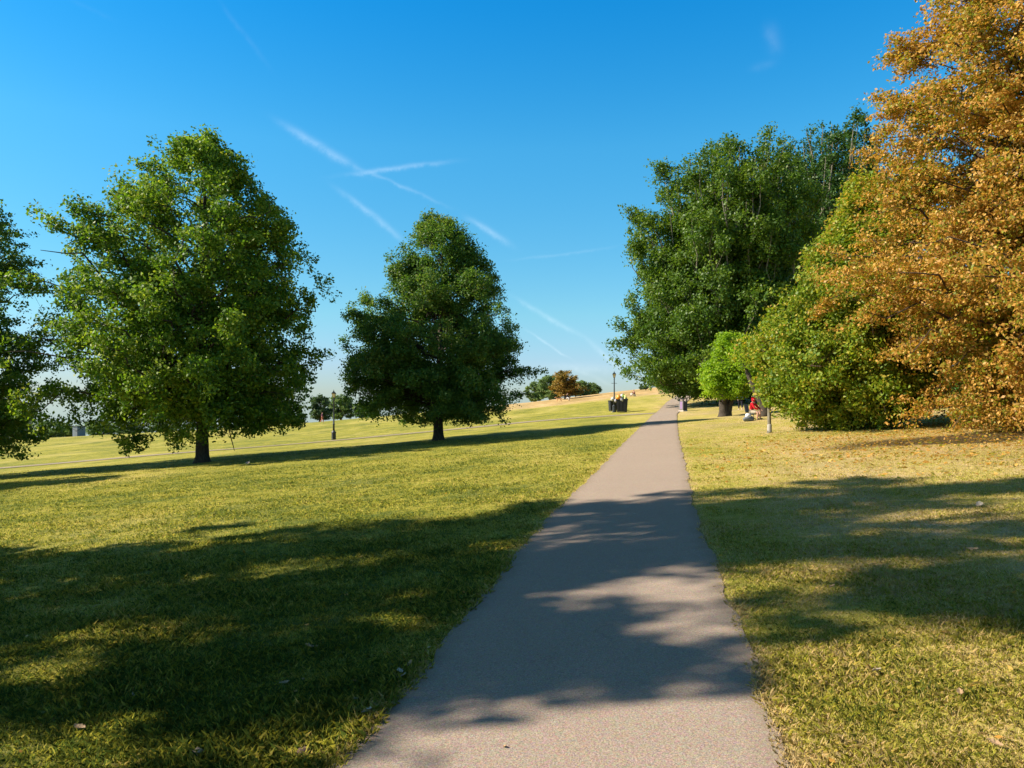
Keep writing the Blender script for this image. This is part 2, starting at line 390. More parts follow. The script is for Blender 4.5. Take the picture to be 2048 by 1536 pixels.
# ---------------------------------------------------------------- trees
def tubes_np(paths, radii, sides=5):
    """paths: (n,k,3), radii: (n,k) -> verts, quads"""
    n, k, _ = paths.shape
    d = np.gradient(paths, axis=1); d /= np.maximum(np.linalg.norm(d, axis=2, keepdims=True), 1e-6)
    ref = np.where(np.abs(d[...,2:3]) > .9, np.array([1.,0,0]), np.array([0,0,1.]))
    u = np.cross(d, ref); u /= np.maximum(np.linalg.norm(u, axis=2, keepdims=True), 1e-6); w = np.cross(d, u)
    a = np.arange(sides)*2*math.pi/sides
    ring = (u[:,:,None,:]*np.cos(a)[None,None,:,None]+w[:,:,None,:]*np.sin(a)[None,None,:,None])*radii[:,:,None,None]
    V = (paths[:,:,None,:]+ring).reshape(-1, 3)
    I = np.arange(n*k*sides).reshape(n, k, sides)
    a0, b0 = I[:,:-1,:], I[:,1:,:]
    Fq = np.stack([a0, np.roll(a0,-1,2), np.roll(b0,-1,2), b0], -1).reshape(-1, 4)
    return V, Fq
def bez(a, b, c, k):
    t = np.linspace(0, 1, k)[None,:,None]
    return (1-t)**2*a[:,None]+2*t*(1-t)*b[:,None]+t*t*c[:,None]
def leaf_mesh(name, C, size, up, outv, rs, mat, aspect=.62, clu=None, outw=.45, upw=.5, rw=.8):
    n = len(C)
    nr = rs.randn(n,3)*rw + outv*outw; nr[:,2] += upw
    nr /= np.linalg.norm(nr, axis=1)[:,None]
    t = rs.randn(n,3); t -= nr*np.sum(t*nr, 1)[:,None]; t /= np.linalg.norm(t, axis=1)[:,None]
    s = np.cross(nr, t)
    L = size[:,None]
    base = C - t*L*.5; tip = C + t*L*.5 - nr*L*.08
    mid = C + t*L*.04 + nr*L*.06
    sl = mid + s*L*aspect*.5 - nr*L*.16; sr = mid - s*L*aspect*.5 - nr*L*.16
    V = np.stack([base, sl, tip, sr], 1).reshape(-1,3)
    f = np.arange(n)[:,None]*4+np.arange(4)[None,:]
    return quads(name, V, f, mats=[mat], attrs={'rnd': np.repeat(rs.rand(n), 4), 'clu': np.repeat(clu, 4)})
def tree(name, label, loc, H, prof, leafmat, barkmat, seed, leaf=.15, n_prim=90, n_sec=9, per=20, clen=1.5, csize=.36,
         trunk_r=.28, bare=1.6, rise=.55, lump=.14, group=None, fan=False, cat='tree', gaps=0.0, limb_k=1.0, two=False, depth=None,
         cfun=None, skirt=(0,0), gf=1.0, flat=.6, inner=.5, trunk_kids=True, spray=1.12):
    rs = np.random.RandomState(seed)
    pr = np.array(prof, float)   # h, rL, rR
    hs, rl, rr = pr[:,0], pr[:,1], pr[:,2]
    ph = rs.rand(12)*6.28
    def env(h, az):
        c = np.cos(az); l = np.interp(h, hs, rl, 0, 0); r = np.interp(h, hs, rr, 0, 0)
        R_ = l*(1-c)/2+r*(1+c)/2
        if depth: R_ = R_*(1+(depth-1)*np.abs(np.sin(az)))
        w = np.sin(az*3+ph[0]+h*.7)+np.sin(az*5+ph[1]-h*1.1)+np.sin(az*2+ph[2]+h*1.9)+np.sin(az*7+ph[3]+h*2.6)
        return R_*(1+lump*w*.5)
    root = empty(name, loc)
    tag(root, label, cat, group)
    hb, ht = hs[0], hs[-1]
    # trunk
    k = 14
    tz = np.linspace(-.3, H*.93, k)
    wob = np.cumsum(rs.randn(k,2), 0)*.05*H/14; wob -= wob[0]; wob[:3] *= .2
    TR = np.concatenate([wob, tz[:,None]], 1)
    rad = trunk_r*np.clip(1-tz/(H*.98), .03, 1)**.85; rad[0] *= 1.55; rad[1] *= 1.05
    def trunk_at(z): return np.stack([np.interp(z, tz, TR[:,0]), np.interp(z, tz, TR[:,1]), z], -1)
    tf = np.concatenate([[-.3, 0, .12, .35, .8], np.linspace(1.6, H*.93, 11)])
    tp = trunk_at(tf); tr_ = np.interp(tf, tz, rad); tr_[:5] = trunk_r*np.array([1.9, 1.55, 1.3, 1.12, 1.02])
    allV, allF = tubes_np(tp[None], tr_[None], 12)
    allV = allV + (rs.randn(*allV.shape)*.02*trunk_r)
    # limbs: targets spread over the crown envelope, weighted by its area
    hq = np.linspace(hb, ht, 200); cw = np.cumsum(np.interp(hq, hs, (rl+rr)/2)+.4); cw /= cw[-1]
    n1 = n_prim; n2 = int(n_prim*inner); n = n1+n2
    th = np.interp((np.arange(n)+rs.rand(n)*.9)/n if False else rs.permutation(n)/n+rs.rand(n)/n, cw, hq)
    az = (np.arange(n)*2.39996+rs.randn(n)*.25) % (2*math.pi)
    fr = np.where(np.arange(n) < n1, .80+.2*rs.rand(n), .45+.3*rs.rand(n))
    spk = rs.rand(n) < .10; fr = np.where(spk & (np.arange(n) < n1), spray+.08*rs.rand(n), fr)
    Rt = env(th, az)*fr
    T = np.stack([Rt*np.cos(az), Rt*np.sin(az), th], 1)
    if fan: ah = bare+(th-bare)*.28*rs.rand(n)
    else: ah = np.maximum(th-Rt*rise*(.6+.8*rs.rand(n)), bare*(.85+.5*rs.rand(n)))
    ah = np.minimum(ah, H*.9)
    A = trunk_at(ah)
    B = A*.45+T*.55; B[:,2] += np.where(fan, -.18*Rt, .12*Rt); 
    low = th < ah
    B[:,2] = np.where(low, np.maximum(A[:,2], B[:,2])+.1*Rt, B[:,2])
    B[:,:2] += rs.randn(n,2)*.12*Rt[:,None]
    K = 9
    PL = bez(A, B, T, K)
    PL[:,1:-1] += rs.randn(n, K-2, 3)*.035*Rt[:,None,None]
    r0 = np.clip(.018*np.linalg.norm(T-A, axis=1), .02, trunk_r*.55)*limb_k
    RL = r0[:,None]*np.linspace(1, .12, K)[None]
    V2, F2 = tubes_np(PL, RL, 5)
    # secondaries
    m = n*n_sec
    pi = np.repeat(np.arange(n), n_sec); u = .28+.72*rs.rand(m)**.8
    ii = np.clip((u*(K-1)).astype(int), 0, K-2); ff = u*(K-1)-ii
    S0 = PL[pi,ii]*(1-ff[:,None])+PL[pi,ii+1]*ff[:,None]
    tan = PL[pi,ii+1]-PL[pi,ii]; tan /= np.maximum(np.linalg.norm(tan, axis=1), 1e-5)[:,None]
    dr = tan*.75+rs.randn(m,3)*.62; dr[:,2] += .10 if not fan else .35
    dr /= np.linalg.norm(dr, axis=1)[:,None]
    sl = clen*(.45+.8*rs.rand(m))*np.clip(1.25-.45*u, .6, 1.2)
    S2 = S0+dr*sl[:,None]; S2[:,2] -= sl*.10
    S1 = (S0+S2)/2; S1[:,2] += sl*.08
    PS = bez(S0, S1, S2, 4)
    RS = (np.clip(.010*sl, .006, .03))[:,None]*np.array([1,.7,.45,.2])[None]*limb_k
    e2 = env(S2[:,2], np.arctan2(S2[:,1], S2[:,0])); keep2 = np.hypot(S2[:,0], S2[:,1]) < np.maximum(e2, .05)*1.06
    V3, F3 = tubes_np(PS[keep2], RS[keep2], 3)
    # clusters of leaves
    cfr = np.array([.45,.75,1.0]) if inner else np.array([.6,1.0])
    t = cfr[None,:,None]
    CC = ((1-t)**2*S0[:,None]+2*t*(1-t)*S1[:,None]+t*t*S2[:,None]).reshape(-1,3)
    CC = np.concatenate([CC, T]); nc = len(CC)
    ra = np.hypot(CC[:,0], CC[:,1]); e_ = env(CC[:,2], np.arctan2(CC[:,1], CC[:,0]))
    ratio = ra/np.maximum(e_, .05)
    ok = (ratio < 1.08) | ((ratio < 1.28) & (rs.rand(nc) < .30))
    if fan is False: ok &= (ratio > .22) | (CC[:,2] > ht*.7)
    ok &= CC[:,2] > hb*.8
    ok &= ~((ra < skirt[0]) & (CC[:,2] < skirt[1]))
    if gaps > 0:
        gn = (np.sin(CC[:,0]*1.3*gf+ph[4])+np.sin(CC[:,1]*1.2*gf+ph[5])+np.sin(CC[:,2]*1.5*gf+ph[6])+np.sin((CC[:,0]+CC[:,2])*2.1+ph[7])+np.sin((CC[:,1]-CC[:,2])*2.3+ph[8]))/2.6
        ok &= ~((gn > 1-gaps*1.2) & (rs.rand(nc) < .85))
    CC = CC[ok]; nc = len(CC)
    cs = csize*(.6+.8*rs.rand(nc)); cnt = per
    P = np.repeat(CC, cnt, 0); q = rs.randn(nc*cnt,3)
    q *= (rs.rand(nc*cnt)**.5/np.maximum(np.linalg.norm(q, axis=1), 1e-4))[:,None]
    off = q*np.repeat(cs, cnt)[:,None]*np.array([1.15,1.15,flat]); P = P+off
    clr = rs.rand(nc)*.6+.4*(.5+.5*np.sin(CC[:,0]*.9+ph[9])*np.sin(CC[:,2]*.8+CC[:,1]*.7+ph[10]))
    if cfun is not None: clr = cfun(CC, clr, rs)
    clr = np.repeat(clr, cnt)
    outv = P.copy(); outv[:,2] -= (hb+ht)*.42; outv /= np.maximum(np.linalg.norm(outv, axis=1), .1)[:,None]
    outv += q*.6
    sz = leaf*(.65+.7*rs.rand(len(P)))
    tr = link('trunk', quads('trunk', allV, allF, mats=[barkmat], smooth_shade=True), root)
    bV = np.concatenate([V2, V3]); bF = np.concatenate([F2, F3+len(V2)])
    link('branches', quads('branches', bV, bF, mats=[barkmat]), root)
    link('crown', leaf_mesh('crown', P, sz, None, outv, rs, leafmat, clu=np.clip(clr, 0, 1)), root)
    return root, len(P)
tot = 0
def T_(name, label, px, Y, H, rows, **kw):
    """rows: (picture row above/below the base px, left px, right px) -> metres"""
    global tot
    s = Y/F; base = PT(px, Y)
    by = HY-(base.z-EYE)/s
    prof = []
    for y, l, r in rows:
        prof.append(((by-y)*s, max(.05, (px-l)*s), max(.05, (r-px)*s)))
    prof.sort()
    Hm = H if H else prof[-1][0]
    rt, n = tree(name, label, base, Hm, prof, **kw); tot += n
    return rt

OAK1 = T_('oak_tree', 'large broad oak tree with sunlit yellow-green crown and dark straight trunk on the left lawn', 405, 40, None,
   [(258,398,412),(290,360,442),(325,280,485),(390,225,535),(450,180,572),(520,122,608),(600,95,620),(680,84,618),(750,86,618),(800,90,610),(850,110,575),(872,150,480),(902,190,340)],
   leafmat=M['oak'], barkmat=M['bark'], seed=11, skirt=(2.6,2.3), leaf=.165, n_prim=155, n_sec=9, per=38, clen=1.35, csize=.42, flat=.95, trunk_r=.30, bare=2.4, rise=.6, gaps=.22, limb_k=.7, lump=.13, spray=1.08)
OAK2 = T_('oak_tree', 'mid-sized pyramid-shaped dark green oak tree with short trunk, standing right of the first lamp post', 877, 45.5, None,
   [(426,858,870),(460,832,922),(500,798,958),(560,755,995),(620,705,1025),(680,688,1040),(730,676,1054),(790,700,1050),(820,715,1020),(845,745,980)],
   leafmat=M['oak_dark'], barkmat=M['bark'], seed=29, skirt=(1.6,1.3), leaf=.13, limb_k=.7, n_prim=160, n_sec=9, per=38, clen=1.0, csize=.36, flat=.95, trunk_r=.27, bare=1.7, rise=.55, gaps=.15, lump=.06)
T_('oak_tree', 'dark oak tree cut off by the left edge of the photo', -118, 40.5, None,
   [(330,-140,-90),(400,-220,-15),(470,-270,35),(520,-300,78),(600,-300,66),(680,-300,46),(760,-300,60),(840,-280,62),(880,-260,45),(915,-200,25)],
   leafmat=M['oak_dark'], barkmat=M['bark'], seed=37, leaf=.17, limb_k=.7, n_prim=120, n_sec=9, per=24, clen=1.6, csize=.42, trunk_r=.30, bare=2.0, rise=.4, gaps=.12, lump=.12)

# the big brown tree at the right edge
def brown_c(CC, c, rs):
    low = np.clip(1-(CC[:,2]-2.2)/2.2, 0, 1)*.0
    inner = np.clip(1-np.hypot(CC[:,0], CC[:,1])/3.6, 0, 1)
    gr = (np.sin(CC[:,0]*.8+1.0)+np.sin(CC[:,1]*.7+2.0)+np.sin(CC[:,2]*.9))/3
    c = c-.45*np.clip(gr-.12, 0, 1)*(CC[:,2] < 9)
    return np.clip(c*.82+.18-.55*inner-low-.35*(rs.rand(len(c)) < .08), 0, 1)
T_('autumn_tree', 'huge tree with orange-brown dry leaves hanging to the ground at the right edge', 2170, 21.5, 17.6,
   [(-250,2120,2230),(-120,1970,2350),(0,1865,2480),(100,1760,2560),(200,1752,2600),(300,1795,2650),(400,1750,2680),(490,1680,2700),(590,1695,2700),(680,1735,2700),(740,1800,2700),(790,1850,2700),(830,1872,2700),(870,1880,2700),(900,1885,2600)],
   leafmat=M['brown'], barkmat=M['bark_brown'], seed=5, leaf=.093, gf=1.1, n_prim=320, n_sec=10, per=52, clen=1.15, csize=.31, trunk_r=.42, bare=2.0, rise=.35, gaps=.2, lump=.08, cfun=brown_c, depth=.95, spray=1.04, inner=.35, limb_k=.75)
def olive_c(CC, c, rs):
    return np.clip(c*.75+.05+.035*np.maximum(CC[:,2]-2, 0)+.15*(rs.rand(len(c)) < .15), 0, 1)
T_('turning_tree', 'olive-green tree with yellow flecks and low hanging crown, left of the orange-brown tree', 1715, 27.5, None,
   [(350,1725,1750),(400,1695,1790),(470,1665,1830),(545,1610,1850),(610,1555,1870),(670,1515,1880),(740,1508,1880),(790,1525,1850),(840,1570,1780),(862,1610,1680)],
   leafmat=M['olive'], barkmat=M['bark_brown'], seed=9, leaf=.115, limb_k=.7, n_prim=170, n_sec=9, per=34, clen=1.1, csize=.30, flat=.9, trunk_r=.18, bare=1.2, rise=.5, gaps=.22, gf=1.6, lump=.20, cfun=olive_c)
T_('young_tree', 'small young tree with thin pale-based trunk under the olive-green crown', 1539, 28.5, None,
   [(640,1535,1550),(680,1508,1580),(730,1503,1590),(765,1520,1600),(812,1545,1600)],
   leafmat=M['olive'], barkmat=M['bark_pale'], seed=14, leaf=.13, n_prim=30, n_sec=8, per=16, clen=.6, csize=.24, trunk_r=.06, bare=.8, rise=.6, gaps=.1)
T_('bright_tree', 'small bright lime-green tree with thick twin trunk beside the seated person in red', 1447, 50, None,
   [(668,1480,1500),(700,1440,1530),(735,1418,1540),(765,1414,1535),(797,1422,1478)],
   leafmat=M['bright'], barkmat=M['bark'], seed=16, leaf=.135, n_prim=70, n_sec=8, per=26, clen=.95, csize=.30, trunk_r=.25, bare=.9, rise=.6, gaps=.35, gf=1.8, lump=.45)
YT = [o for o in COL.objects if o.name == 'young_tree'][0]
MB().lathe([(.09,-.1),(.085,.02),(.08,.30),(.065,.32)], 12).build('trunk_guard', simple('pale_guard', (.34,.31,.26), .8, .2), YT, True)
ELM1 = T_('elm_tree', 'tallest dense dark green tree with upright limbs just right of the path', 1462, 78, None,
   [(272,1515,1550),(290,1455,1568),(320,1340,1580),(360,1312,1600),(400,1275,1610),(500,1266,1620),(570,1272,1630),(640,1246,1620),(700,1240,1620),(750,1268,1600),(780,1345,1540),(794,1375,1480)],
   leafmat=M['elm'], barkmat=M['bark_pale'], seed=41, leaf=.26, n_prim=240, n_sec=10, per=46, spray=1.02, clen=2.5, csize=.72, trunk_r=.75, bare=2.2, rise=1.6, fan=True, gaps=.02, lump=.05, flat=.9, limb_k=.6)
T_('elm_tree', 'tall blue-green tree rising behind the olive-green tree', 1660, 92, None,
   [(236,1635,1715),(270,1572,1745),(330,1540,1765),(450,1530,1790),(560,1540,1790),(660,1550,1790),(740,1560,1790),(780,1600,1740)],
   leafmat=M['elm2'], barkmat=M['bark_pale'], seed=43, leaf=.30, n_prim=200, n_sec=9, per=34, clen=2.2, csize=.7, trunk_r=.6, bare=2.5, rise=1.6, fan=True, gaps=.04, lump=.10, flat=.9)
# darker trees and shrubs seen under and between the right hand crowns
for px, Y, top, l, r, sd, mt, lb in [(1800,40,560,1690,1900,51,'oak','green leafy tree in the gap beneath the orange-brown branches'),
                       (1960,46,520,1860,2080,52,'oak_dark','dark green tree hidden behind the orange-brown crown'),
                       (1640,58,700,1570,1720,53,'oak_dark','dark rounded tree behind the olive-green crown')]:
    by = HY-(PT(px,Y).z-EYE)/(Y/F)
    T_('background_tree', lb, px, Y, None, [(top,px-15,px+15),(top+(by-top)*.25,(l+px)/2-20,(r+px)/2+20),(top+(by-top)*.6,l,r),(top+(by-top)*.85,l+10,r-10),(by-8,l+40,r-40)],
       leafmat=M[mt], barkmat=M['bark'], seed=sd, leaf=.17, n_prim=60, n_sec=8, per=16, clen=1.1, csize=.4, trunk_r=.2, bare=1.0, rise=.5, gaps=.05)
# trees left of the frame whose shadows lie over the lawn
def off_tree(lb, X, Y, H, rad, sd, bare=2.2, hb=2.0, gaps=.3, **kw):
    global tot
    prof = [(hb, rad*.45, rad*.45), (hb+H*.12, rad*.85, rad*.85), (H*.4, rad, rad), (H*.65, rad*.92, rad*.92), (H*.85, rad*.86, rad*.86), (H, .3, .3)]
    a = dict(leafmat=M['oak'], barkmat=M['bark'], seed=sd, leaf=.19, n_prim=95, n_sec=9, per=16, clen=1.3, csize=.42, trunk_r=.28, bare=bare, rise=.4, gaps=gaps, lump=.12)
    a.update(kw)
    rt, n = tree('oak_tree', lb, (X, Y, g(X, Y)), H, prof, **a); tot += n
off_tree('oak tree outside the left edge casting the near shadow over the path', -15.4, 7.1, 20.5, 4.8, 61, leaf=.21, limb_k=.7, gaps=.80, gf=2.1, n_prim=88, n_sec=8, per=50, csize=.44, inner=.35)
off_tree('second oak tree outside the left edge, farther from the path than its neighbour', -25.0, 6.9, 23.5, 4.7, 62, gaps=.85, gf=2.0, n_prim=42, n_sec=8, per=40, csize=.5)
off_tree('smaller oak tree outside the left edge behind the two near ones', -28.0, 30.0, 9.5, 4.0, 63, n_prim=70, gaps=.1)

# distant trees and shrubs along the crest
def far_tree(px, Y, top, half, sd, mt, lb, base=None, name='distant_tree', group=None, leaf=.34, n_prim=28, hb=.12, sh=.75):
    global tot
    p = PT(px, Y); s = Y/F; H = (HY-top)*s+EYE-p.z; r = half*s
    prof = [(H*hb, r*.6, r*.6), (H*.35, r*.95, r*1.0), (H*.62, r, r*.92), (H*.85, r*sh, r*sh*.9), (H, r*.18, r*.18)]
    rt, n = tree(name, lb, p, H, prof, leafmat=M[mt], barkmat=M['bark'], seed=sd, leaf=leaf, n_prim=int(n_prim*1.3), n_sec=7, per=11, clen=min(2.0, r*.45), csize=max(.35, r*.17),
         trunk_r=.05*H**.9, bare=H*hb*.9, rise=.7, gaps=.5, gf=1.6, lump=.36, group=group); tot += n
far_tree(1131,128,742,27,71,'farbrown','rusty brown rounded tree on the hill crest between green ones', leaf=.26, n_prim=40)
far_tree(1100,165,751,27,72,'far','green tree on the crest just left of the rusty brown tree', n_prim=40)
far_tree(1070,172,762,18,73,'far','thin pale green tree on the crest touching the oak on its left', n_prim=22)
far_tree(1160,160,762,20,74,'far','low green tree on the crest against the right side of the rusty brown tree')
far_tree(1186,168,766,14,75,'far','smallest green tree at the right end of the crest row')
far_tree(640,165,790,22,76,'fardark','dark tree on the crest directly left of the first lamp post')
far_tree(682,172,790,26,77,'far','pale green tree on the crest behind the first lamp post', n_prim=36)
far_tree(730,170,806,24,78,'fardark','dark blue-green shrub on the crest between lamp post and second oak')
for i, (px, Y, top, half, mt, lb) in enumerate([
    (100,170,842,30,'far','grey-green shrub on the crest under the left oaks, nearest the brick house'),
    (135,178,846,24,'far','light green shrub on the crest right beside the grey shed'),
    (200,175,840,30,'far','bright green shrub on the crest just right of the grey shed'),
    (262,185,836,34,'fardark','dark shrub on the crest behind the low branches of the large oak'),
    (330,190,834,34,'far','green shrub on the crest left of the large oak trunk'),
    (468,190,832,30,'fardark','dark shrub on the crest right of the large oak trunk'),
    (530,188,828,28,'far','green shrub on the crest behind the large oak, right half'),
    (590,185,824,26,'fardark','dark shrub on the crest behind the right edge of the large oak'),
    (40,172,838,34,'fardark','dark shrub on the crest in front of the brick house')]):
    far_tree(px, Y, top, half, 80+i, mt, lb, name='distant_shrub', n_prim=18, hb=.02, sh=.85)
for i, (px, Y, top, half, mt, lb) in enumerate([
    (1500,125,782,30,'fardark','dark hedge-like shrub beyond the lawn behind the person in red'),
    (1555,120,778,34,'fardark','dark shrub beyond the lawn right of the leaning trunk'),
    (1700,75,800,60,'fardark','low dark shrub under the olive-green crown'),
    (1890,62,770,70,'fardark','wide dark shrub under the orange-brown crown'),
    (1372,140,762,16,'farbrown','yellowing shrub on the hilltop beside the end of the path'),
    (1288,135,773,5,'fardark','tiny round bush on the dry hilltop left of the tall tree')]):
    far_tree(px, Y, top, half, 95+i, mt, lb, name='distant_shrub', n_prim=20, hb=.02, sh=.85, leaf=.24)

# twig hanging out of the big oak
tw = MB(); b0 = Vector((at(458,39.0), 39.0, 0)); s39 = 39.0/F
tpts = [(456,846),(459,862),(462,876),(466,890),(469,902)]
loc = OAK1.location
tw.tube([Vector((at(x,39.0)-loc.x, 39.0-loc.y, (HY-y)*s39+EYE-loc.z)) for x, y in tpts], [.035,.03,.028,.022,.012], 6)
tw.build('hanging_branch', M['bark'], OAK1)
# leaning trunk and second stem by the bright tree
lean = empty('leaning_tree', PT(1530, 44)); tag(lean, 'dark trunk leaning left beneath the foliage right of the seated person', 'tree')
mb = MB(); mb.tube([(0,0,-.2),(-.02,0,.25),(-.12,0,.7),(-.38,.1,1.2),(-.62,.1,1.7),(-.9,.2,2.4),(-1.1,.3,3.0)], [.42,.30,.24,.20,.17,.12,.06], 10)
mb.tube([(-.1,0,.6),(.15,.1,1.3),(.5,.2,2.1),(.8,.2,2.9)], [.2,.15,.11,.05], 8); mb.build('trunk', M['bark'], lean, True)
rsx = np.random.RandomState(4)
CCl = np.array([(-1.1,.3,3.0),(-.7,.2,2.7),(.8,.2,2.9),(.5,.1,2.6),(-.2,.3,3.2),(.2,-.2,3.4),(-1.5,.2,3.3),(1.2,.3,3.3),(-.6,-.3,3.7),(.5,.5,3.8)])
CCl = np.concatenate([CCl, CCl+rsx.randn(10,3)*.4, CCl+rsx.randn(10,3)*.4]); Pl = np.repeat(CCl, 45, 0)+rsx.randn(1350,3)*.24
link('crown', leaf_mesh('crown', Pl, .16*(.6+.7*rsx.rand(1350)), None, rsx.randn(1350,3)*.3, rsx, M['bright'], clu=np.repeat(rsx.rand(30), 45)), lean)
# second stem of the bright tree
bt = [o for o in COL.objects if o.name == 'bright_tree'][0]
mb = MB(); mb.tube([(.25,.1,-.2),(.3,.1,.3),(.42,.1,.8),(.7,.1,1.5),(1.1,.1,2.4)], [.34,.24,.19,.15,.08], 10); mb.build('second_trunk', M['bark'], bt, True)

# ---------------------------------------------------------------- fallen leaves
def leaf_shape(seed, L):
    """one dry lobed oak leaf, curled"""
    rr = random.Random(seed); bm = bmesh.new(); n = 9
    mid = []; lft = []; rgt = []
    for i in range(n):
        t = i/(n-1); y = (t-.5)*L; w = L*.27*math.sin(math.pi*min(1, t*1.02+.02))**.7*(1.0 if i % 2 else .62)
        z = .12*L*(2*t-1)**2*rr.uniform(.7,1.4)
        mid.append(bm.verts.new((0, y, z))); cu = rr.uniform(.25,.7)
        lft.append(bm.verts.new((-w, y+.03*L, z+w*cu))); rgt.append(bm.verts.new((w, y+.03*L, z+w*rr.uniform(.2,.7))))
    for i in range(n-1):
        bm.faces.new((lft[i], mid[i], mid[i+1], lft[i+1])); bm.faces.new((mid[i], rgt[i], rgt[i+1], mid[i+1]))
    bm.verts.ensure_lookup_table()
    r = bmesh.ops.extrude_face_region(bm, geom=bm.faces[:])
    bmesh.ops.translate(bm, verts=[v for v in r['geom'] if isinstance(v, bmesh.types.BMVert)], vec=(0,0,.0012))
    me = bpy.data.meshes.new('fallen_leaf'); bm.to_mesh(me); bm.free(); return me
M['dry'] = simple('dry_leaf', (.34,.22,.12), .7, .2, var=.4, scale=30); M['dry_pale'] = simple('pale_leaf', (.40,.33,.25), .7, .2, var=.3, scale=30)
LEAVES = [ # px, py, size, material, label
 (735,1432,.10,'dry_pale','pale curled fallen leaf on the left path edge, nearest to the camera'),
 (800,1352,.11,'dry_pale','dry fallen leaf lying against the left path edge, upper one of a close pair'),
 (803,1362,.09,'dry_pale','pale fallen leaf of the close pair at the left path edge, the lower one'),
 (820,1336,.10,'dry','brown fallen leaf at the left path edge above the close pair'),
 (858,1304,.06,'dry_pale','tiny pale fallen leaf where path and shaded grass meet'),
 (622,1302,.15,'dry','large pinkish brown fallen leaf in the shaded left lawn'),
 (160,1466,.13,'dry','brown fallen leaf in the bottom left shade'),
 (267,1398,.05,'dry_pale','tiny whitish fallen leaf in the dark left lawn'),
 (712,1408,.05,'dry_pale','tiny whitish fallen leaf left of the path in the shade'),
 (568,1376,.10,'dry','dull red-brown fallen leaf in the shaded grass'),
 (1755,1352,.12,'dry_pale','yellowish fallen leaf on the sunny right lawn below the shadow'),
 (1920,1396,.09,'dry','curled brown fallen leaf on the sunny lawn at right'),
 (1990,1500,.09,'dry','small brown fallen leaf near the bottom right corner'),
 (1960,1015,.24,'dry_pale','whitish large fallen leaf on the dry lawn under the orange-brown tree'),
 (2030,1004,.16,'dry_pale','pale fallen leaf at the right edge under the orange-brown tree'),
 (1748,1003,.14,'dry','dark brown fallen leaf in the middle of the right sunny lawn'),
 (1945,1105,.14,'dry','reddish fallen leaf at the right end of the shadow'),
 (495,928,.45,'dry_pale','white scrap-like pale leaf on the grass right of the large oak trunk'),
 (1665,1180,.1,'dry','brown fallen leaf in the dappled right shade'),
 (1010,1500,.05,'dry','tiny brown fallen leaf on the sunny path surface'),
]
def ground_hit(px, py):
    Y = 3.0
    for _ in range(400):
        x = at(px, Y); z = EYE-(py-HY)/F*Y
        d = z-g(x, Y)
        if d < .002: break
        Y += max(.01, d/((py-HY)/F+.1)*.5)
    return Vector((x, Y, g(x, Y)))
rl = random.Random(3)
for i, (px, py, L, mk, lb) in enumerate(LEAVES):
    p = ground_hit(px, py); me = leaf_shape(i, L*.72); me.materials.append(M[mk])
    o = link('fallen_leaf', me); o.location = p+Vector((0,0,.03 if abs(px-1010) > 5 else .016)); o.rotation_euler = (rl.uniform(-.4,.4), rl.uniform(-.4,.4), rl.uniform(0,6.28))
    tag(o, lb, 'leaf', 'fallen leaves on the lawn')
for px, py, sz, lb, sd in [(395,1512,.030,'small pale round clod in the sunny grass at bottom left',1),(606,1512,.033,'dark brown clod in the grass beside the lower left path edge',2)]:
    p = ground_hit(px, py); m = MB(); m.blob((0,0,sz*.6), (sz,sz*.8,sz*.65), sd, .25)
    o = m.build('earth_clod', simple('clod_%d' % sd, ((.42,.30,.19),(.13,.085,.06))[sd-1], .9, .1, var=.4, scale=40, bump=.6), None, True); o.location = p; tag(o, lb, 'clod')
# leaf litter under the brown tree (uncountable)
rs = np.random.RandomState(77); n = 6000
rad = 9.5*np.sqrt(rs.rand(n))*(.5+.6*rs.rand(n)); a_ = rs.rand(n)*6.28
lx = 13.5+rad*np.cos(a_)*1.1; ly = 18.5+rad*np.sin(a_)
ey = 3.2+30*rs.rand(700)**1.5; ex = (rs.rand(700)*2-1)*.8*ey; pe = rs.rand(700) < .3; ex[pe] = path_x(ey[pe])-1.08-.25*rs.rand(pe.sum())**2
k = (np.abs(ex-path_x(ey)) > 1.04); sz_ = np.concatenate([.07+.06*rs.rand(n), .03+.035*rs.rand(k.sum())]); lx = np.concatenate([lx, ex[k]]); ly = np.concatenate([ly, ey[k]]); near_ = np.arange(len(lx)) >= n
k = (lx > path_x(ly)+1.2) | near_; lx, ly, sz_ = lx[k], ly[k], sz_[k]; n = len(lx)
Cn = np.stack([lx, ly, G(lx, ly)+.022], 1)
me = leaf_mesh('leaf_litter', Cn, sz_, None, np.zeros((n,3)), rs, M['brown'], clu=.45+.5*rs.rand(n), upw=1.6, rw=.5)
o = link('leaf_litter', me); tag(o, 'scattered dry fallen leaves on the lawn, thickest below the huge autumn tree', 'leaf litter', kind='stuff')

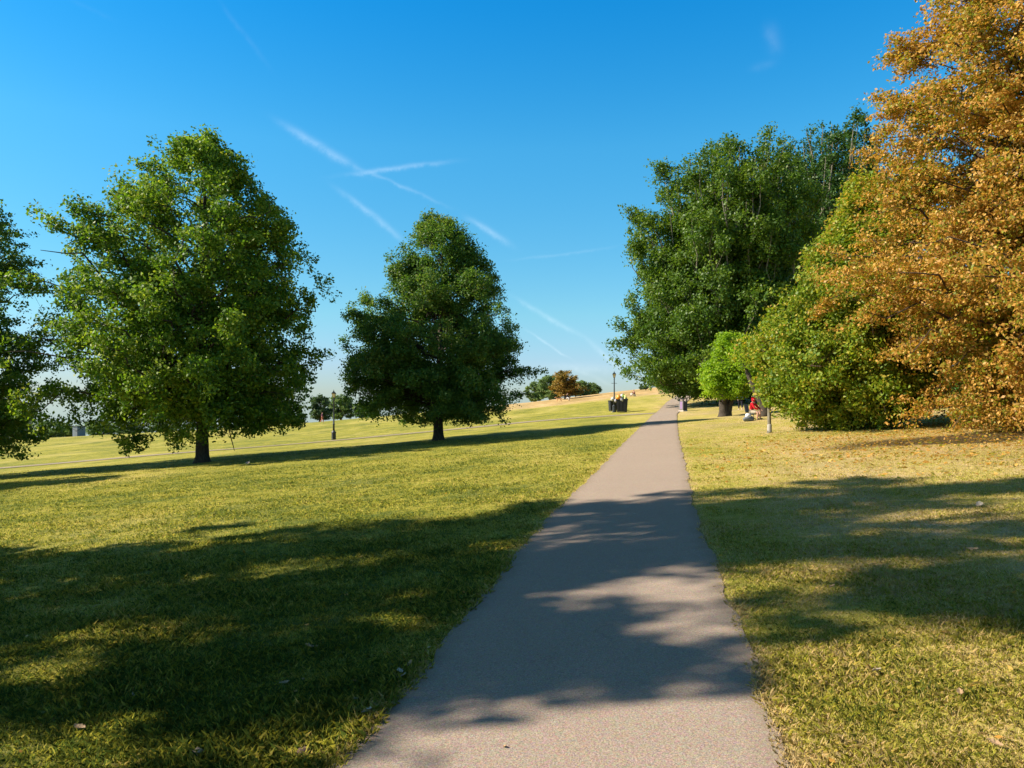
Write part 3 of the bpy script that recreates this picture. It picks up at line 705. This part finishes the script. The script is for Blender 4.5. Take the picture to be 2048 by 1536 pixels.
# ---------------------------------------------------------------- lamp posts
M['iron'] = simple('black_iron', (.022,.026,.028), .45, .5, var=.3, scale=10)
def mat_lamp():
    t = NT('lamp_glass'); p = t.n('BsdfPrincipled', i_Roughness=.25); p.inputs['Base Color'].default_value = (.80,.66,.40,1)
    tr = t.n('BsdfTranslucent'); tr.inputs[0].default_value = (.85,.75,.5,1)
    ms = t.n('MixShader', i_0=.45); t.l(p.outputs[0], ms.inputs[1]); t.l(tr.outputs[0], ms.inputs[2]); t.l(ms.outputs[0], t.out.inputs[0]); return t.m
M['lglass'] = mat_lamp()
def lamp_post():
    r = empty('lamp_post', (0,0,0))
    MB().lathe([(.21,-.2),(.21,.06),(.19,.08),(.19,.52),(.21,.55),(.21,.60),(.13,.70),(.10,.74)], 8, rz=R(22.5)).build('base', M['iron'], r)
    MB().lathe([(.085,.72),(.075,1.2),(.09,1.24),(.09,1.29),(.068,1.33),(.050,3.22),(.07,3.26),(.07,3.30),(.045,3.34),(.06,3.40)], 14).build('column', M['iron'], r, True)
    m = MB(); m.tube([(-.24,0,2.86),(.24,0,2.86)], .018, 8); m.blob((-.25,0,2.86),(.03,.03,.03),1,0,2); m.blob((.25,0,2.86),(.03,.03,.03),1,0,2); m.build('ladder_bar', M['iron'], r)
    MB().lathe([(.10,3.41),(.215,3.74)], 4, rz=R(45)).build('lantern_glass', M['lglass'], r)
    m = MB()
    for k in range(4):
        a = R(45+90*k); m.tube([(.10*math.cos(a),.10*math.sin(a),3.40),(.222*math.cos(a),.222*math.sin(a),3.745)], .013, 5)
    m.lathe([(.12,3.39),(.12,3.42)], 4, rz=R(45)); m.build('lantern_frame', M['iron'], r)
    MB().lathe([(.25,3.745),(.255,3.775),(.13,3.89),(.075,3.90),(.075,3.95),(.03,3.98),(.022,4.03),(.012,4.09)], 4, rz=R(45)).build('lantern_roof', M['iron'], r)
    return r
def copy_tree(o, parent=None):
    c = o.copy(); COL.objects.link(c); c.parent = parent
    for ch in [x for x in COL.objects if x.parent == o]: copy_tree(ch, c)
    return c
L1 = lamp_post(); L1.location = PT(667.5, 65.0); L1.rotation_euler[2] = R(12)
tag(L1, 'black heritage lamp post between the two oaks beside the narrow side path', 'lamp post', 'black lamp posts in the park')
L2 = copy_tree(L1); L2.location = PT(1228.5, 79.0); L2.rotation_euler[2] = R(-8)
tag(L2, 'black heritage lamp post standing against the overflowing black waste containers', 'lamp post', 'black lamp posts in the park')

# ---------------------------------------------------------------- waste containers with rubbish
M['blackbin'] = simple('black_container', (.016,.016,.019), .5, .4, var=.3, scale=4)
def container(px, Y, w, h, lb, rz):
    r = empty('waste_container', PT(px, Y), rz); tag(r, lb, 'waste container')
    bm = bmesh.new(); b, t_ = w*.42, w*.5; th = .035
    def ring(s, z): return [bm.verts.new((x*s, y*s, z)) for x, y in ((-1,-1),(1,-1),(1,1),(-1,1))]
    rings = [ring(b, .07), ring(t_, h), ring(t_-th, h), ring(b-th, .12)]
    for A_, B_ in zip(rings, rings[1:]):
        for i in range(4): bm.faces.new((A_[i], A_[(i+1)%4], B_[(i+1)%4], B_[i]))
    bm.faces.new(list(reversed(rings[0]))); bm.faces.new(rings[3])
    bmesh.ops.recalc_face_normals(bm, faces=bm.faces); me = bpy.data.meshes.new('body'); bm.to_mesh(me); bm.free(); me.materials.append(M['blackbin']); link('body', me, r)
    m = MB()
    for s in (-1, 1):
        m.box((s*(t_+.012), 0, h-.05), (.03, 2*t_+.05, .08)); m.box((0, s*(t_+.012), h-.05), (2*t_-.008, .03, .08))
    m.build('rim', M['blackbin'], r)
    m = MB()
    for x in (-.3, 0, .3):
        m.box((x*w, -(b+t_)/2-.004, h*.5), (.035, .05, h*.72), rot=Matrix.Rotation(math.atan2(t_-b, h)*1.0, 4, 'X'))
    m.build('ribs', M['blackbin'], r)
    for sx in (-1, 1):
        for sy in (-1, 1):
            m = MB(); m.tube([(sx*b*.8-.02, sy*b*.8, .05),(sx*b*.8+.02, sy*b*.8, .05)], .05, 10); m.build('wheel', M['iron'], r)
    return r
container(1244, 77.2, 1.12, 1.32, 'black square waste container overflowing with coloured rubbish right of the far lamp post', R(-8))
container(1225.5, 80.5, .75, 1.12, 'smaller dark waste container half hidden behind the far lamp post', R(10))
def bag(px, py, Y, s, col, lb, sd, cat='rubbish bag', nm='rubbish_bag', blob=(1,1,1)):
    m = MB(); m.blob((0,0,0), (s*blob[0], s*blob[1], s*blob[2]), sd, .22); 
    if nm == 'rubbish_bag': m.tube([(0,0,s*.6*blob[2]),(.02,0,s*1.0*blob[2]),(.05,.02,s*1.3*blob[2])], [s*.3, s*.1, s*.22], 7)
    o = m.build(nm, simple('plastic_%d' % sd, col, .35, .5, var=.15, scale=20, bump=.4), None, True)
    o.location = (at(px, Y), Y, (HY-py)*Y/F+EYE); tag(o, lb, cat); return o
bag(1237,795,76.8,.24,(.80,.28,.02),'orange rubbish bag heaped on top of the black container',201)
bag(1243,799.5,76.75,.20,(.42,.40,.46),'crumpled white rubbish bag in the middle of the container heap',202)
bag(1232,801,76.9,.17,(.33,.30,.32),'pale grey rubbish bag at the left rim of the big container',203)
bag(1250.5,796.5,76.9,.20,(.78,.70,.22),'yellow upright carrier bag at the right of the container heap',204, blob=(.8,.8,1.3))
bag(1246.5,794,77.0,.19,(.16,.26,.03),'green bottle-like rubbish bag beside the yellow one',205, blob=(.8,.8,1.2))
bag(1244.5,791.5,77.2,.18,(.40,.36,.40),'light plastic bag at the peak of the container heap',206)
bag(1225.3,798.5,79.9,.2,(.45,.43,.40),'whitish rubbish bag on the smaller container behind the lamp post',207)
bag(1225,824.5,79.9,.10,(.75,.73,.66),'white litter piece on the grass at the lamp post foot',208,'litter','litter',(1.3,1,.6))
bag(1250.5,828.5,76.3,.09,(.62,.66,.58),'pale litter piece on the grass before the big black container',209,'litter','litter',(1.4,1,.6))

# litter bin with purple panel
def litter_bin():
    r = empty('litter_bin', PT(1366.3, 69.0), R(-56)); tag(r, 'dark litter bin with a mauve front panel standing right of the path', 'litter bin')
    dk = simple('bin_dark', (.020,.014,.016), .5, .4); pu = simple('bin_mauve', (.25,.155,.27), .5, .4, var=.08); gy = simple('bin_grey', (.17,.15,.13), .55, .4)
    w, d, h = .52, .50, 1.10
    MB().box((0,0,.035), (w+.06,d+.06,.10), bev=.01).build('plinth', simple('bin_base', (.55,.47,.40), .8, .2), r)
    m = MB()
    m.box((0,0,.085+(h-.29)/2), (w,d,h-.29), bev=.02)
    for sx in (-1,1):
        for sy in (-1,1): m.box((sx*(w/2-.04), sy*(d/2-.04), h-.115), (.075,.075,.19))
    m.build('body', dk, r)
    MB().box((0,0,h-.005), (w+.03,d+.03,.05), bev=.02).build('lid', dk, r)
    # the face towards the sun: grey frame and mauve panel
    m = MB(); m.box((0,-d/2-.006,.085+.40), (w-.03,.014,.76)); m.build('side_frame', gy, r)
    m = MB(); m.box((.03,-d/2-.017,.085+.44), (w*.50,.010,.62)); m.build('panel', pu, r)
    MB().box((w/2+.006,0.02,h-.22), (.01,.12,.10)).build('plate', simple('bin_plate', (.6,.58,.5), .4, .5), r)
    return r
LB = litter_bin()

# ---------------------------------------------------------------- people
SKIN = simple('skin', (.52,.30,.21), .55, .35, var=.08, scale=12, bump=0)
FEAT = simple('dark_feature', (.05,.02,.02), .5, .3)
def cloth(n, c): return simple(n, c, .85, .15, var=.15, scale=14, bump=.3)
def skin_mesh(name, verts, edges, radii, root, mat, parent, sub=2):
    bm = bmesh.new(); lay = bm.verts.layers.skin.verify(); vs = []
    for i, (c, r) in enumerate(zip(verts, radii)):
        v = bm.verts.new(c); v[lay].radius = r if hasattr(r, '__len__') else (r, r); v[lay].use_root = (i == root); vs.append(v)
    for a, b in edges: bm.edges.new((vs[a], vs[b]))
    me = bpy.data.meshes.new(name); bm.to_mesh(me); bm.free(); me.materials.append(mat)
    o = link(name, me, parent)
    sk = o.modifiers.new('skin', 'SKIN'); sk.use_smooth_shade = True; sk.branch_smoothing = .6
    s = o.modifiers.new('sub', 'SUBSURF'); s.levels = sub; s.render_levels = sub
    return o
def person(label, loc, rz, J, top, bottom, hair=None, hood=None, scale=1.0, shoe=None, short=False, sleeves=True):
    """J: joints in metres, facing -Y"""
    r = empty('person', loc, rz); r.scale = (scale,)*3; tag(r, label, 'person')
    names = ['pelvis','waist','chest','neck','head','crown']
    V = [J[n] for n in names]; Rd = [.125,.115,.135,.052,.085,.062]; E = [(0,1),(1,2),(2,3),(3,4),(4,5)]; ix = {n:i for i, n in enumerate(names)}
    def add(n, p, rad, par):
        ix[n] = len(V); V.append(p); Rd.append(rad); E.append((ix[par], ix[n]))
    for s in 'lr':
        add(s+'sh', J[s+'sh'], .06, 'chest'); add(s+'el', J[s+'el'], .043, s+'sh'); add(s+'wr', J[s+'wr'], .028, s+'el')
        e, w = Vector(J[s+'el']), Vector(J[s+'wr']); d = (w-e).normalized(); side = d.cross(Vector((0,1,0)))
        if side.length < .1: side = d.cross(Vector((1,0,0)))
        side.normalize(); up = side.cross(d)
        palm = w+d*.055; add(s+'palm', tuple(palm), .030, s+'wr')
        for k in range(4):
            o_ = side*(k-1.5)*.021; L = (.062,.072,.068,.052)[k]
            add(s+'k%d' % k, tuple(palm+d*.03+o_), .0095, s+'palm'); add(s+'f%d' % k, tuple(palm+d*(.03+L*.5)+o_+up*.006), .0088, s+'k%d' % k)
            add(s+'t%d' % k, tuple(palm+d*(.03+L)+o_+up*.022), .0078, s+'f%d' % k)
        add(s+'th1', tuple(palm-side*.036-d*.02), .011, s+'palm'); add(s+'th2', tuple(palm-side*.055+d*.012+up*.008), .009, s+'th1')
        add(s+'hip', J[s+'hip'], .095, 'pelvis'); add(s+'kn', J[s+'kn'], .058, s+'hip'); add(s+'calf', tuple(Vector(J[s+'kn'])*.68+Vector(J[s+'an'])*.32), .056, s+'kn')
        add(s+'an', J[s+'an'], .036, s+'calf'); add(s+'toe', J[s+'toe'], .034, s+'an')
    h = Vector(J['head']); f = Vector(J.get('face', (0,-1,0))).normalized()
    b = skin_mesh('body', V, E, Rd, 0, SKIN, r)
    # facial features: nose, eyes, mouth and ears joined in one small mesh of the head
    sd = f.cross(Vector((0,0,1))).normalized()
    m = MB(); m.tube([h+f*.078+Vector((0,0,.03)), h+f*.104+Vector((0,0,-.008)), h+f*.085+Vector((0,0,-.02))], [.008,.014,.008], 6); m.build('nose', SKIN, r, True)
    for s in (-1, 1):
        MB().blob(h+sd*s*.083, (.014,.02,.03), 1, .05, 2).build('ear', SKIN, r, True)
        MB().blob(h+f*.078+sd*s*.032+Vector((0,0,.025)), (.011,.009,.008), 1, 0, 2).build('eye', FEAT, r, True)
    m = MB(); m.tube([h+f*.083-sd*.022+Vector((0,0,-.045)), h+f*.088+Vector((0,0,-.048)), h+f*.083+sd*.022+Vector((0,0,-.045))], .006, 6)
    m.build('mouth', FEAT, r, True)
    # clothing
    tv = [J['pelvis'],J['waist'],J['chest'],J['neck'],J['lsh'],J['rsh']]; tr = [.145,.138,.155,.072,.078,.078]; te = [(0,1),(1,2),(2,3),(2,4),(2,5)]
    if sleeves:
        for s, i in (('l',4),('r',5)):
            k = len(tv); tv += [J[s+'el'], tuple(Vector(J[s+'el'])*.15+Vector(J[s+'wr'])*.85)]; tr += [.060,.045]; te += [(i,k),(k,k+1)]
    skin_mesh('top', tv, te, tr, 1, top, r)
    bv = [J['pelvis']]; br = [.142]; be = []
    for s in 'lr':
        k = len(bv); lo = Vector(J[s+'hip'])*.12+Vector(J[s+'kn'])*.88 if short else Vector(J[s+'an'])*.9+Vector(J[s+'kn'])*.1
        if short: bv += [J[s+'hip'], tuple(lo)]; br += [.112,.088]; be += [(0,k),(k,k+1)]
        else: bv += [J[s+'hip'], J[s+'kn'], tuple(lo)]; br += [.110,.078,.058]; be += [(0,k),(k,k+1),(k+1,k+2)]
    skin_mesh('shorts' if short else 'trousers', bv, be, br, 0, bottom, r)
    if shoe:
        for s in 'lr':
            a, t_ = Vector(J[s+'an']), Vector(J[s+'toe']); skin_mesh('shoe', [tuple(a+Vector((0,0,-.02))), tuple((a+t_)/2), tuple(t_)], [(0,1),(1,2)], [.055,.05,.042], 0, shoe, r, 1)
    if hood: 
        skin_mesh('hood', [tuple(Vector(J['neck'])-f*.02), tuple(h-f*.022), tuple(Vector(J['crown'])-f*.02+Vector((0,0,.01)))], [(0,1),(1,2)], [.085,.105,.080], 1, hood, r)
    if hair:
        skin_mesh('hair', [tuple(h-f*.035+Vector((0,0,.0))), tuple(Vector(J['crown'])-f*.012+Vector((0,0,.012)))], [(0,1)], [.082,.075], 0, hair, r)
    return r
def walk(ph=.28, arm=.22):
    return dict(pelvis=(0,0,.95), waist=(0,-.01,1.10), chest=(0,-.02,1.32), neck=(0,-.03,1.49), head=(0,-.05,1.61), crown=(0,-.04,1.70),
      lsh=(.19,-.02,1.42), lel=(.23,.10*arm*5,1.14), lwr=(.22,-.02+arm*.5,.90), rsh=(-.19,-.02,1.42), rel=(-.23,-.10*arm*3,1.14), rwr=(-.20,-.06-arm,.93),
      lhip=(.09,0,.88), lkn=(.10,-ph*.7,.50), lan=(.10,-ph,.09), ltoe=(.11,-ph-.17,.04), rhip=(-.09,0,.88), rkn=(-.10,ph*.25,.48), ran=(-.10,ph+.1,.12), rtoe=(-.10,ph-.04,.04))
def sit(seat=.42, fwd=.45, knee=.48):
    return dict(pelvis=(0,0,seat+.10), waist=(0,-.01,seat+.26), chest=(0,-.07,seat+.47), neck=(0,-.12,seat+.63), head=(0,-.16,seat+.75), crown=(0,-.15,seat+.84),
      lsh=(.18,-.09,seat+.56), lel=(.24,-.28,seat+.32), lwr=(.14,-.48,seat+.20), rsh=(-.18,-.09,seat+.56), rel=(-.24,-.26,seat+.30), rwr=(-.13,-.46,seat+.18),
      lhip=(.10,-.05,seat+.07), lkn=(.15,-fwd,knee), lan=(.14,-fwd-.02,.09), ltoe=(.16,-fwd-.19,.04), rhip=(-.10,-.05,seat+.07), rkn=(-.15,-fwd,knee), ran=(-.13,-fwd+.05,.09), rtoe=(-.14,-fwd-.12,.04))
red = cloth('red_cloth', (.48,.010,.02)); khaki = cloth('khaki_cloth', (.42,.36,.26)); darkc = cloth('dark_cloth', (.018,.018,.026)); blue = cloth('blue_cloth', (.03,.14,.50))
white = cloth('white_cloth', (.75,.72,.70)); pink = cloth('salmon_cloth', (.55,.20,.14)); plum = cloth('plum_cloth', (.16,.05,.09)); hairb = cloth('brown_hair', (.05,.03,.02)); brownc = cloth('brown_cloth', (.22,.10,.07))
PR = PT(1502.5, 39.8)
person('person in red hooded top and khaki shorts sitting on a low chair in the shade', PR, R(52), sit(.36,.42,.42), red, khaki, hood=red, shoe=darkc, short=True, scale=.93)
ch = empty('folding_chair', PR, R(52)); tag(ch, 'low dark folding chair under the person in red', 'chair')
ck = simple('chair_black', (.02,.035,.03), .5, .4)
MB().box((0,.0,.31), (.50,.44,.03)).build('seat', ck, ch)
MB().box((0,.235,.58), (.50,.03,.42), rot=Matrix.Rotation(R(-12),4,'X')).build('backrest', ck, ch)
for sx in (-1,1):
    for sy in (-1,1): MB().tube([(sx*.235,sy*.20,.31),(sx*.25,sy*.24,-.02)], .014, 6).build('leg', ck, ch)
BP = PT(1497, 38.8)
bg = empty('backpack', BP, R(20)); tag(bg, 'grey and white backpack on the grass in front of the person in red', 'bag')
MB().blob((0,0,.12), (.30,.17,.16), 31, .12).build('bag_body', cloth('grey_bag', (.16,.18,.20)), bg, True)
MB().blob((-.05,-.04,.27), (.15,.12,.12), 32, .12).build('top_pocket', cloth('white_bag', (.60,.62,.66)), bg, True)
MB().tube([(.2,-.05,.2),(.32,-.1,.12),(.36,-.06,.02),(.24,0,.03)], .02, 6).build('strap', darkc, bg, True)
person('person in blue top and dark trousers walking beneath the lime-green tree', PT(1481, 62), R(170), walk(.2), blue, darkc, hair=hairb, shoe=white, scale=1.0)
person('person in salmon and plum clothes walking on the crest left of the first lamp post', PT(644, 128), R(100), walk(.22), plum, pink, hair=hairb, shoe=white)
person('person in dark top and pale trousers crouching on the crest below the rusty brown tree', PT(1133, 121), R(75), sit(.30,.38,.45), darkc, white, hair=hairb, shoe=darkc)
person('person in brown top sitting on the hill slope between the containers and the tall tree', PT(1269, 110), R(-60), sit(.08,.55,.40), brownc, white, hair=hairb, shoe=darkc)
# tan dog
def dog():
    r = empty('dog', PT(1118, 120.5), R(-80)); tag(r, 'tan dog on the grass beside the crouching person', 'dog')
    fur = cloth('tan_fur', (.55,.30,.15))
    V = [(0,.30,.46),(0,0,.47),(0,-.28,.46),(0,-.42,.58),(0,-.52,.66),(0,-.64,.62),(0,-.70,.60),(0,.42,.50),(0,.56,.60)]
    Rd = [.105,.10,.13,.075,.07,.045,.03,.03,.015]; E = [(0,1),(1,2),(2,3),(3,4),(4,5),(5,6),(0,7),(7,8)]
    for s in (-1,1):
        k = len(V); V += [(s*.09,-.28,.36),(s*.09,-.27,.20),(s*.09,-.29,.03),(s*.09,-.34,.02)]; Rd += [.055,.032,.026,.03]; E += [(2,k),(k,k+1),(k+1,k+2),(k+2,k+3)]
        k = len(V); V += [(s*.09,.30,.36),(s*.09,.22,.27),(s*.09,.38,.16),(s*.09,.34,.03),(s*.09,.28,.02)]; Rd += [.07,.05,.028,.024,.03]; E += [(0,k),(k,k+1),(k+1,k+2),(k+2,k+3),(k+3,k+4)]
        k = len(V); V += [(s*.05,-.49,.74)]; Rd += [.02]; E += [(4,k)]
    skin_mesh('body', V, E, Rd, 1, fur, r)
dog()

# ---------------------------------------------------------------- houses beyond the crest
brick = simple('brick', (.33,.20,.16), .85, .2, var=.2, scale=3); wh = simple('white_paint', (.72,.72,.72), .6, .3, var=.08, scale=3); slate = simple('slate', (.12,.13,.15), .7, .3); gl = simple('window_glass', (.06,.08,.10), .15, .6, bump=0)
def house(px, Y, w, hgt, rz, lb, top_row):
    p = PT(px, Y); H = (HY-top_row)*Y/F+EYE-p.z
    r = empty('house', p, rz); tag(r, lb, 'house')
    MB().box((0,0,H*.42-1), (w,9,H*.84+2)).build('wall', brick, r)
    bm = bmesh.new(); e = H*.84; vs = [bm.verts.new(c) for c in ((-w/2-.4,-4.9,e-.1),(w/2+.4,-4.9,e-.1),(w/2+.4,4.9,e-.1),(-w/2-.4,4.9,e-.1),(-w/2-.4,0,H),(w/2+.4,0,H))]
    for f_ in ((0,1,5,4),(2,3,4,5),(0,4,3),(1,2,5),(3,2,1,0)): bm.faces.new([vs[i] for i in f_])
    bmesh.ops.recalc_face_normals(bm, faces=bm.faces); me = bpy.data.meshes.new('roof'); bm.to_mesh(me); bm.free(); me.materials.append(slate); rf = link('roof', me, r)
    MB().box((w*.3,0,H+.3), (1.0,.8,1.6)).build('chimney', brick, rf)
    nz = int(e//3)
    for k in range(max(2, nz)):
        for i in range(int(w//2.6)):
            x = -w/2+1.6+i*2.6; z = e-1.7-k*3.0
            if z < .8: continue
            f_ = MB().box((x,-4.52,z), (1.25,.10,1.7)).build('window', wh, r)
            MB().box((x,-4.585,z), (1.0,.03,1.45)).build('pane', gl, f_)
    MB().box((0,-4.54,e-3.25), (w-.1,.09,.35)).build('string_course', wh, r)
house(2, 215, 12, 8, R(-14), 'brick house with white windows beyond the crest at the far left edge', 816)
house(-66, 225, 12, 8, R(-10), 'brick house beyond the crest just outside the left edge', 812)
sh = empty('shed', PT(158, 166), R(-18)); tag(sh, 'small grey shed among the shrubs on the left crest', 'shed')
MB().box((0,0,.7), (1.3,2,3.0)).build('wall', simple('grey_boards', (.17,.20,.24), .7, .3), sh)
MB().box((0,0,2.26), (1.5,2.3,.12)).build('roof', slate, sh)
MB().box((.2,-1.02,.9), (.85,.05,1.9)).build('door', simple('door_grey', (.16,.18,.2), .6, .3), sh)

# ---------------------------------------------------------------- light, sky, camera
sun = bpy.data.lights.new('sun', 'SUN'); sun.energy = 5.0; sun.angle = R(.55); sun.color = (1, .90, .76)
so = bpy.data.objects.new('sun', sun); COL.objects.link(so)
SAZ = -6.0   # degrees the light comes from behind the camera (0 = exactly from the left)
d = Vector((math.cos(R(SAZ))*math.cos(R(SUN_EL)), -math.sin(R(SAZ))*math.cos(R(SUN_EL)), -math.sin(R(SUN_EL))))
so.rotation_euler = d.to_track_quat('-Z', 'Y').to_euler(); so.location = (-20, 0, 30)
W = bpy.data.worlds.new('World'); sc.world = W; W.use_nodes = True
class WT(NT):
    def __init__(s): s.t = W.node_tree; s.t.nodes.clear(); s.out = s.t.nodes.new('ShaderNodeOutputWorld')
t = WT()
sky = t.n('TexSky'); sky.sky_type = 'NISHITA'; sky.sun_disc = False; sky.sun_elevation = R(SUN_EL); sky.sun_rotation = math.atan2(-d.x, -d.y)
sky.altitude = 60; sky.air_density = 1.0; sky.dust_density = .35; sky.ozone_density = 2.2
hs = t.n('HueSaturation'); hs.inputs['Saturation'].default_value = 1.42; hs.inputs['Hue'].default_value = .497; hs.inputs['Value'].default_value = 1.0; t.l(sky.outputs[0], hs.inputs['Color'])
zen = t.n('MapRange'); zen.inputs[1].default_value = .47; zen.inputs[2].default_value = .68
nv0 = t.n('VectorMath', operation='NORMALIZE'); t.l(t.n('TexCoord').outputs['Generated'], nv0.inputs[0]); sp0 = t.n('SeparateXYZ'); t.l(nv0.outputs[0], sp0.inputs[0]); t.l(sp0.outputs[2], zen.inputs[0])
tint = t.ramp(sp0.outputs[2], [(.0,(.38,.42,.54)),(.03,(.43,.46,.56)),(.07,(.53,.555,.66)),(.13,(.63,.74,.68)),(.32,(.73,1.0,.89)),(.46,(.27,.965,.995)),(1,(.3,.9,.9))])
base = t.mix(1.0, hs.outputs[0], tint, 'MULTIPLY')
base = t.mix(1.0, base, (1.25,1.25,1.25), 'MULTIPLY')
base = t.mix(zen.outputs[0], base, t.mix(1.0, sky.outputs[0], (.34,.30,.28), 'MULTIPLY'))
# thin contrails: bands in directions of the sky
tc = t.n('TexCoord').outputs['Generated']; nv = t.n('VectorMath', operation='NORMALIZE'); t.l(tc, nv.inputs[0])
sp = t.n('SeparateXYZ'); t.l(nv.outputs[0], sp.inputs[0])
cb = t.n('CombineXYZ'); t.l(sp.outputs[0], cb.inputs[0]); t.l(sp.outputs[1], cb.inputs[1]); t.l(t.math('MAXIMUM', sp.outputs[2], .035), cb.inputs[2]); t.l(cb.outputs[0], sky.inputs['Vector'])
yy = t.math('MAXIMUM', sp.outputs[1], .02)
U = t.math('DIVIDE', sp.outputs[0], yy); Wd = t.math('DIVIDE', sp.outputs[2], yy)
n_a = t.noise(nv.outputs[0], 9, 4, .6); n_b = t.noise(nv.outputs[0], 55, 5, .7)
wv = t.math('ADD', t.math('MULTIPLY', t.math('SUBTRACT', n_a, .5), .012), t.math('MULTIPLY', t.math('SUBTRACT', n_b, .5), .007))
SEG = [(550,240,735,350,12,.42),(690,325,905,416,5,.24),(675,352,915,324,6.5,.42),(665,372,822,488,9,.36),(925,432,1030,494,9,.38),(1020,590,1172,678,7,.36),
       (1165,672,1268,762,7,.30),(1045,655,1148,722,3.5,.36),(1010,522,1245,490,4,.15),(430,-10,545,145,7,.05),(1538,40,1556,115,22,.10),(1495,140,1560,120,12,.06),(1060,735,1260,742,14,.24),(1130,730,1260,790,6,.15),(120,-10,240,45,7,.03)]
acc = None
for x1, y1, x2, y2, w_, st in SEG:
    a = ((x1-HX)/F, (HY-y1)/F); b = ((x2-HX)/F, (HY-y2)/F); L = math.hypot(b[0]-a[0], b[1]-a[1]); dx, dy = (b[0]-a[0])/L, (b[1]-a[1])/L
    px_ = t.math('SUBTRACT', U, a[0]); py_ = t.math('SUBTRACT', Wd, a[1])
    al = t.math('ADD', t.math('MULTIPLY', px_, dx), t.math('MULTIPLY', py_, dy))
    pe = t.math('ADD', t.math('SUBTRACT', t.math('MULTIPLY', px_, -dy), t.math('MULTIPLY', py_, -dx)), wv)
    q = t.math('DIVIDE', pe, w_*.68/F); q = t.math('EXPONENT', t.math('MULTIPLY', t.math('MULTIPLY', q, q), -1.0))
    e = t.math('DIVIDE', t.math('SUBTRACT', al, L/2), L*.5); e = t.math('POWER', t.math('ABSOLUTE', e), 3.0); e = t.math('EXPONENT', t.math('MULTIPLY', e, -2.2))
    v = t.math('MULTIPLY', t.math('MULTIPLY', q, e), st)
    acc = v if acc is None else t.math('ADD', acc, v)
front = t.math('GREATER_THAN', sp.outputs[1], .1)
tex = t.math('ADD', t.math('MULTIPLY', t.math('SUBTRACT', n_b, .24), 2.6), .22)
acc = t.math('MULTIPLY', t.math('MULTIPLY', acc, front), t.math('MULTIPLY', tex, .29), clamp=True)
col = t.mix(acc, base, (7.5,8.2,8.6))
bgn = t.n('Background'); bgn.inputs['Strength'].default_value = .097; t.l(col, bgn.inputs[0]); t.l(bgn.outputs[0], t.out.inputs[0])

cam = bpy.data.cameras.new('camera'); cam.sensor_width = 36; cam.lens = 36*F/2048; cam.shift_y = 72/2048; cam.clip_end = 8000; cam.clip_start = .05
co = bpy.data.objects.new('camera', cam); COL.objects.link(co); co.location = (0,0,EYE); co.rotation_euler = (R(90),0,0); sc.camera = co
vs = sc.view_settings; vs.view_transform = 'Standard'; vs.look = 'None'; vs.exposure = .95; vs.gamma = 1; vs.use_curve_mapping = False
sc.cycles.max_bounces = 6; sc.cycles.diffuse_bounces = 3; sc.cycles.transmission_bounces = 3; sc.cycles.transparent_max_bounces = 4
print('leaves', tot)
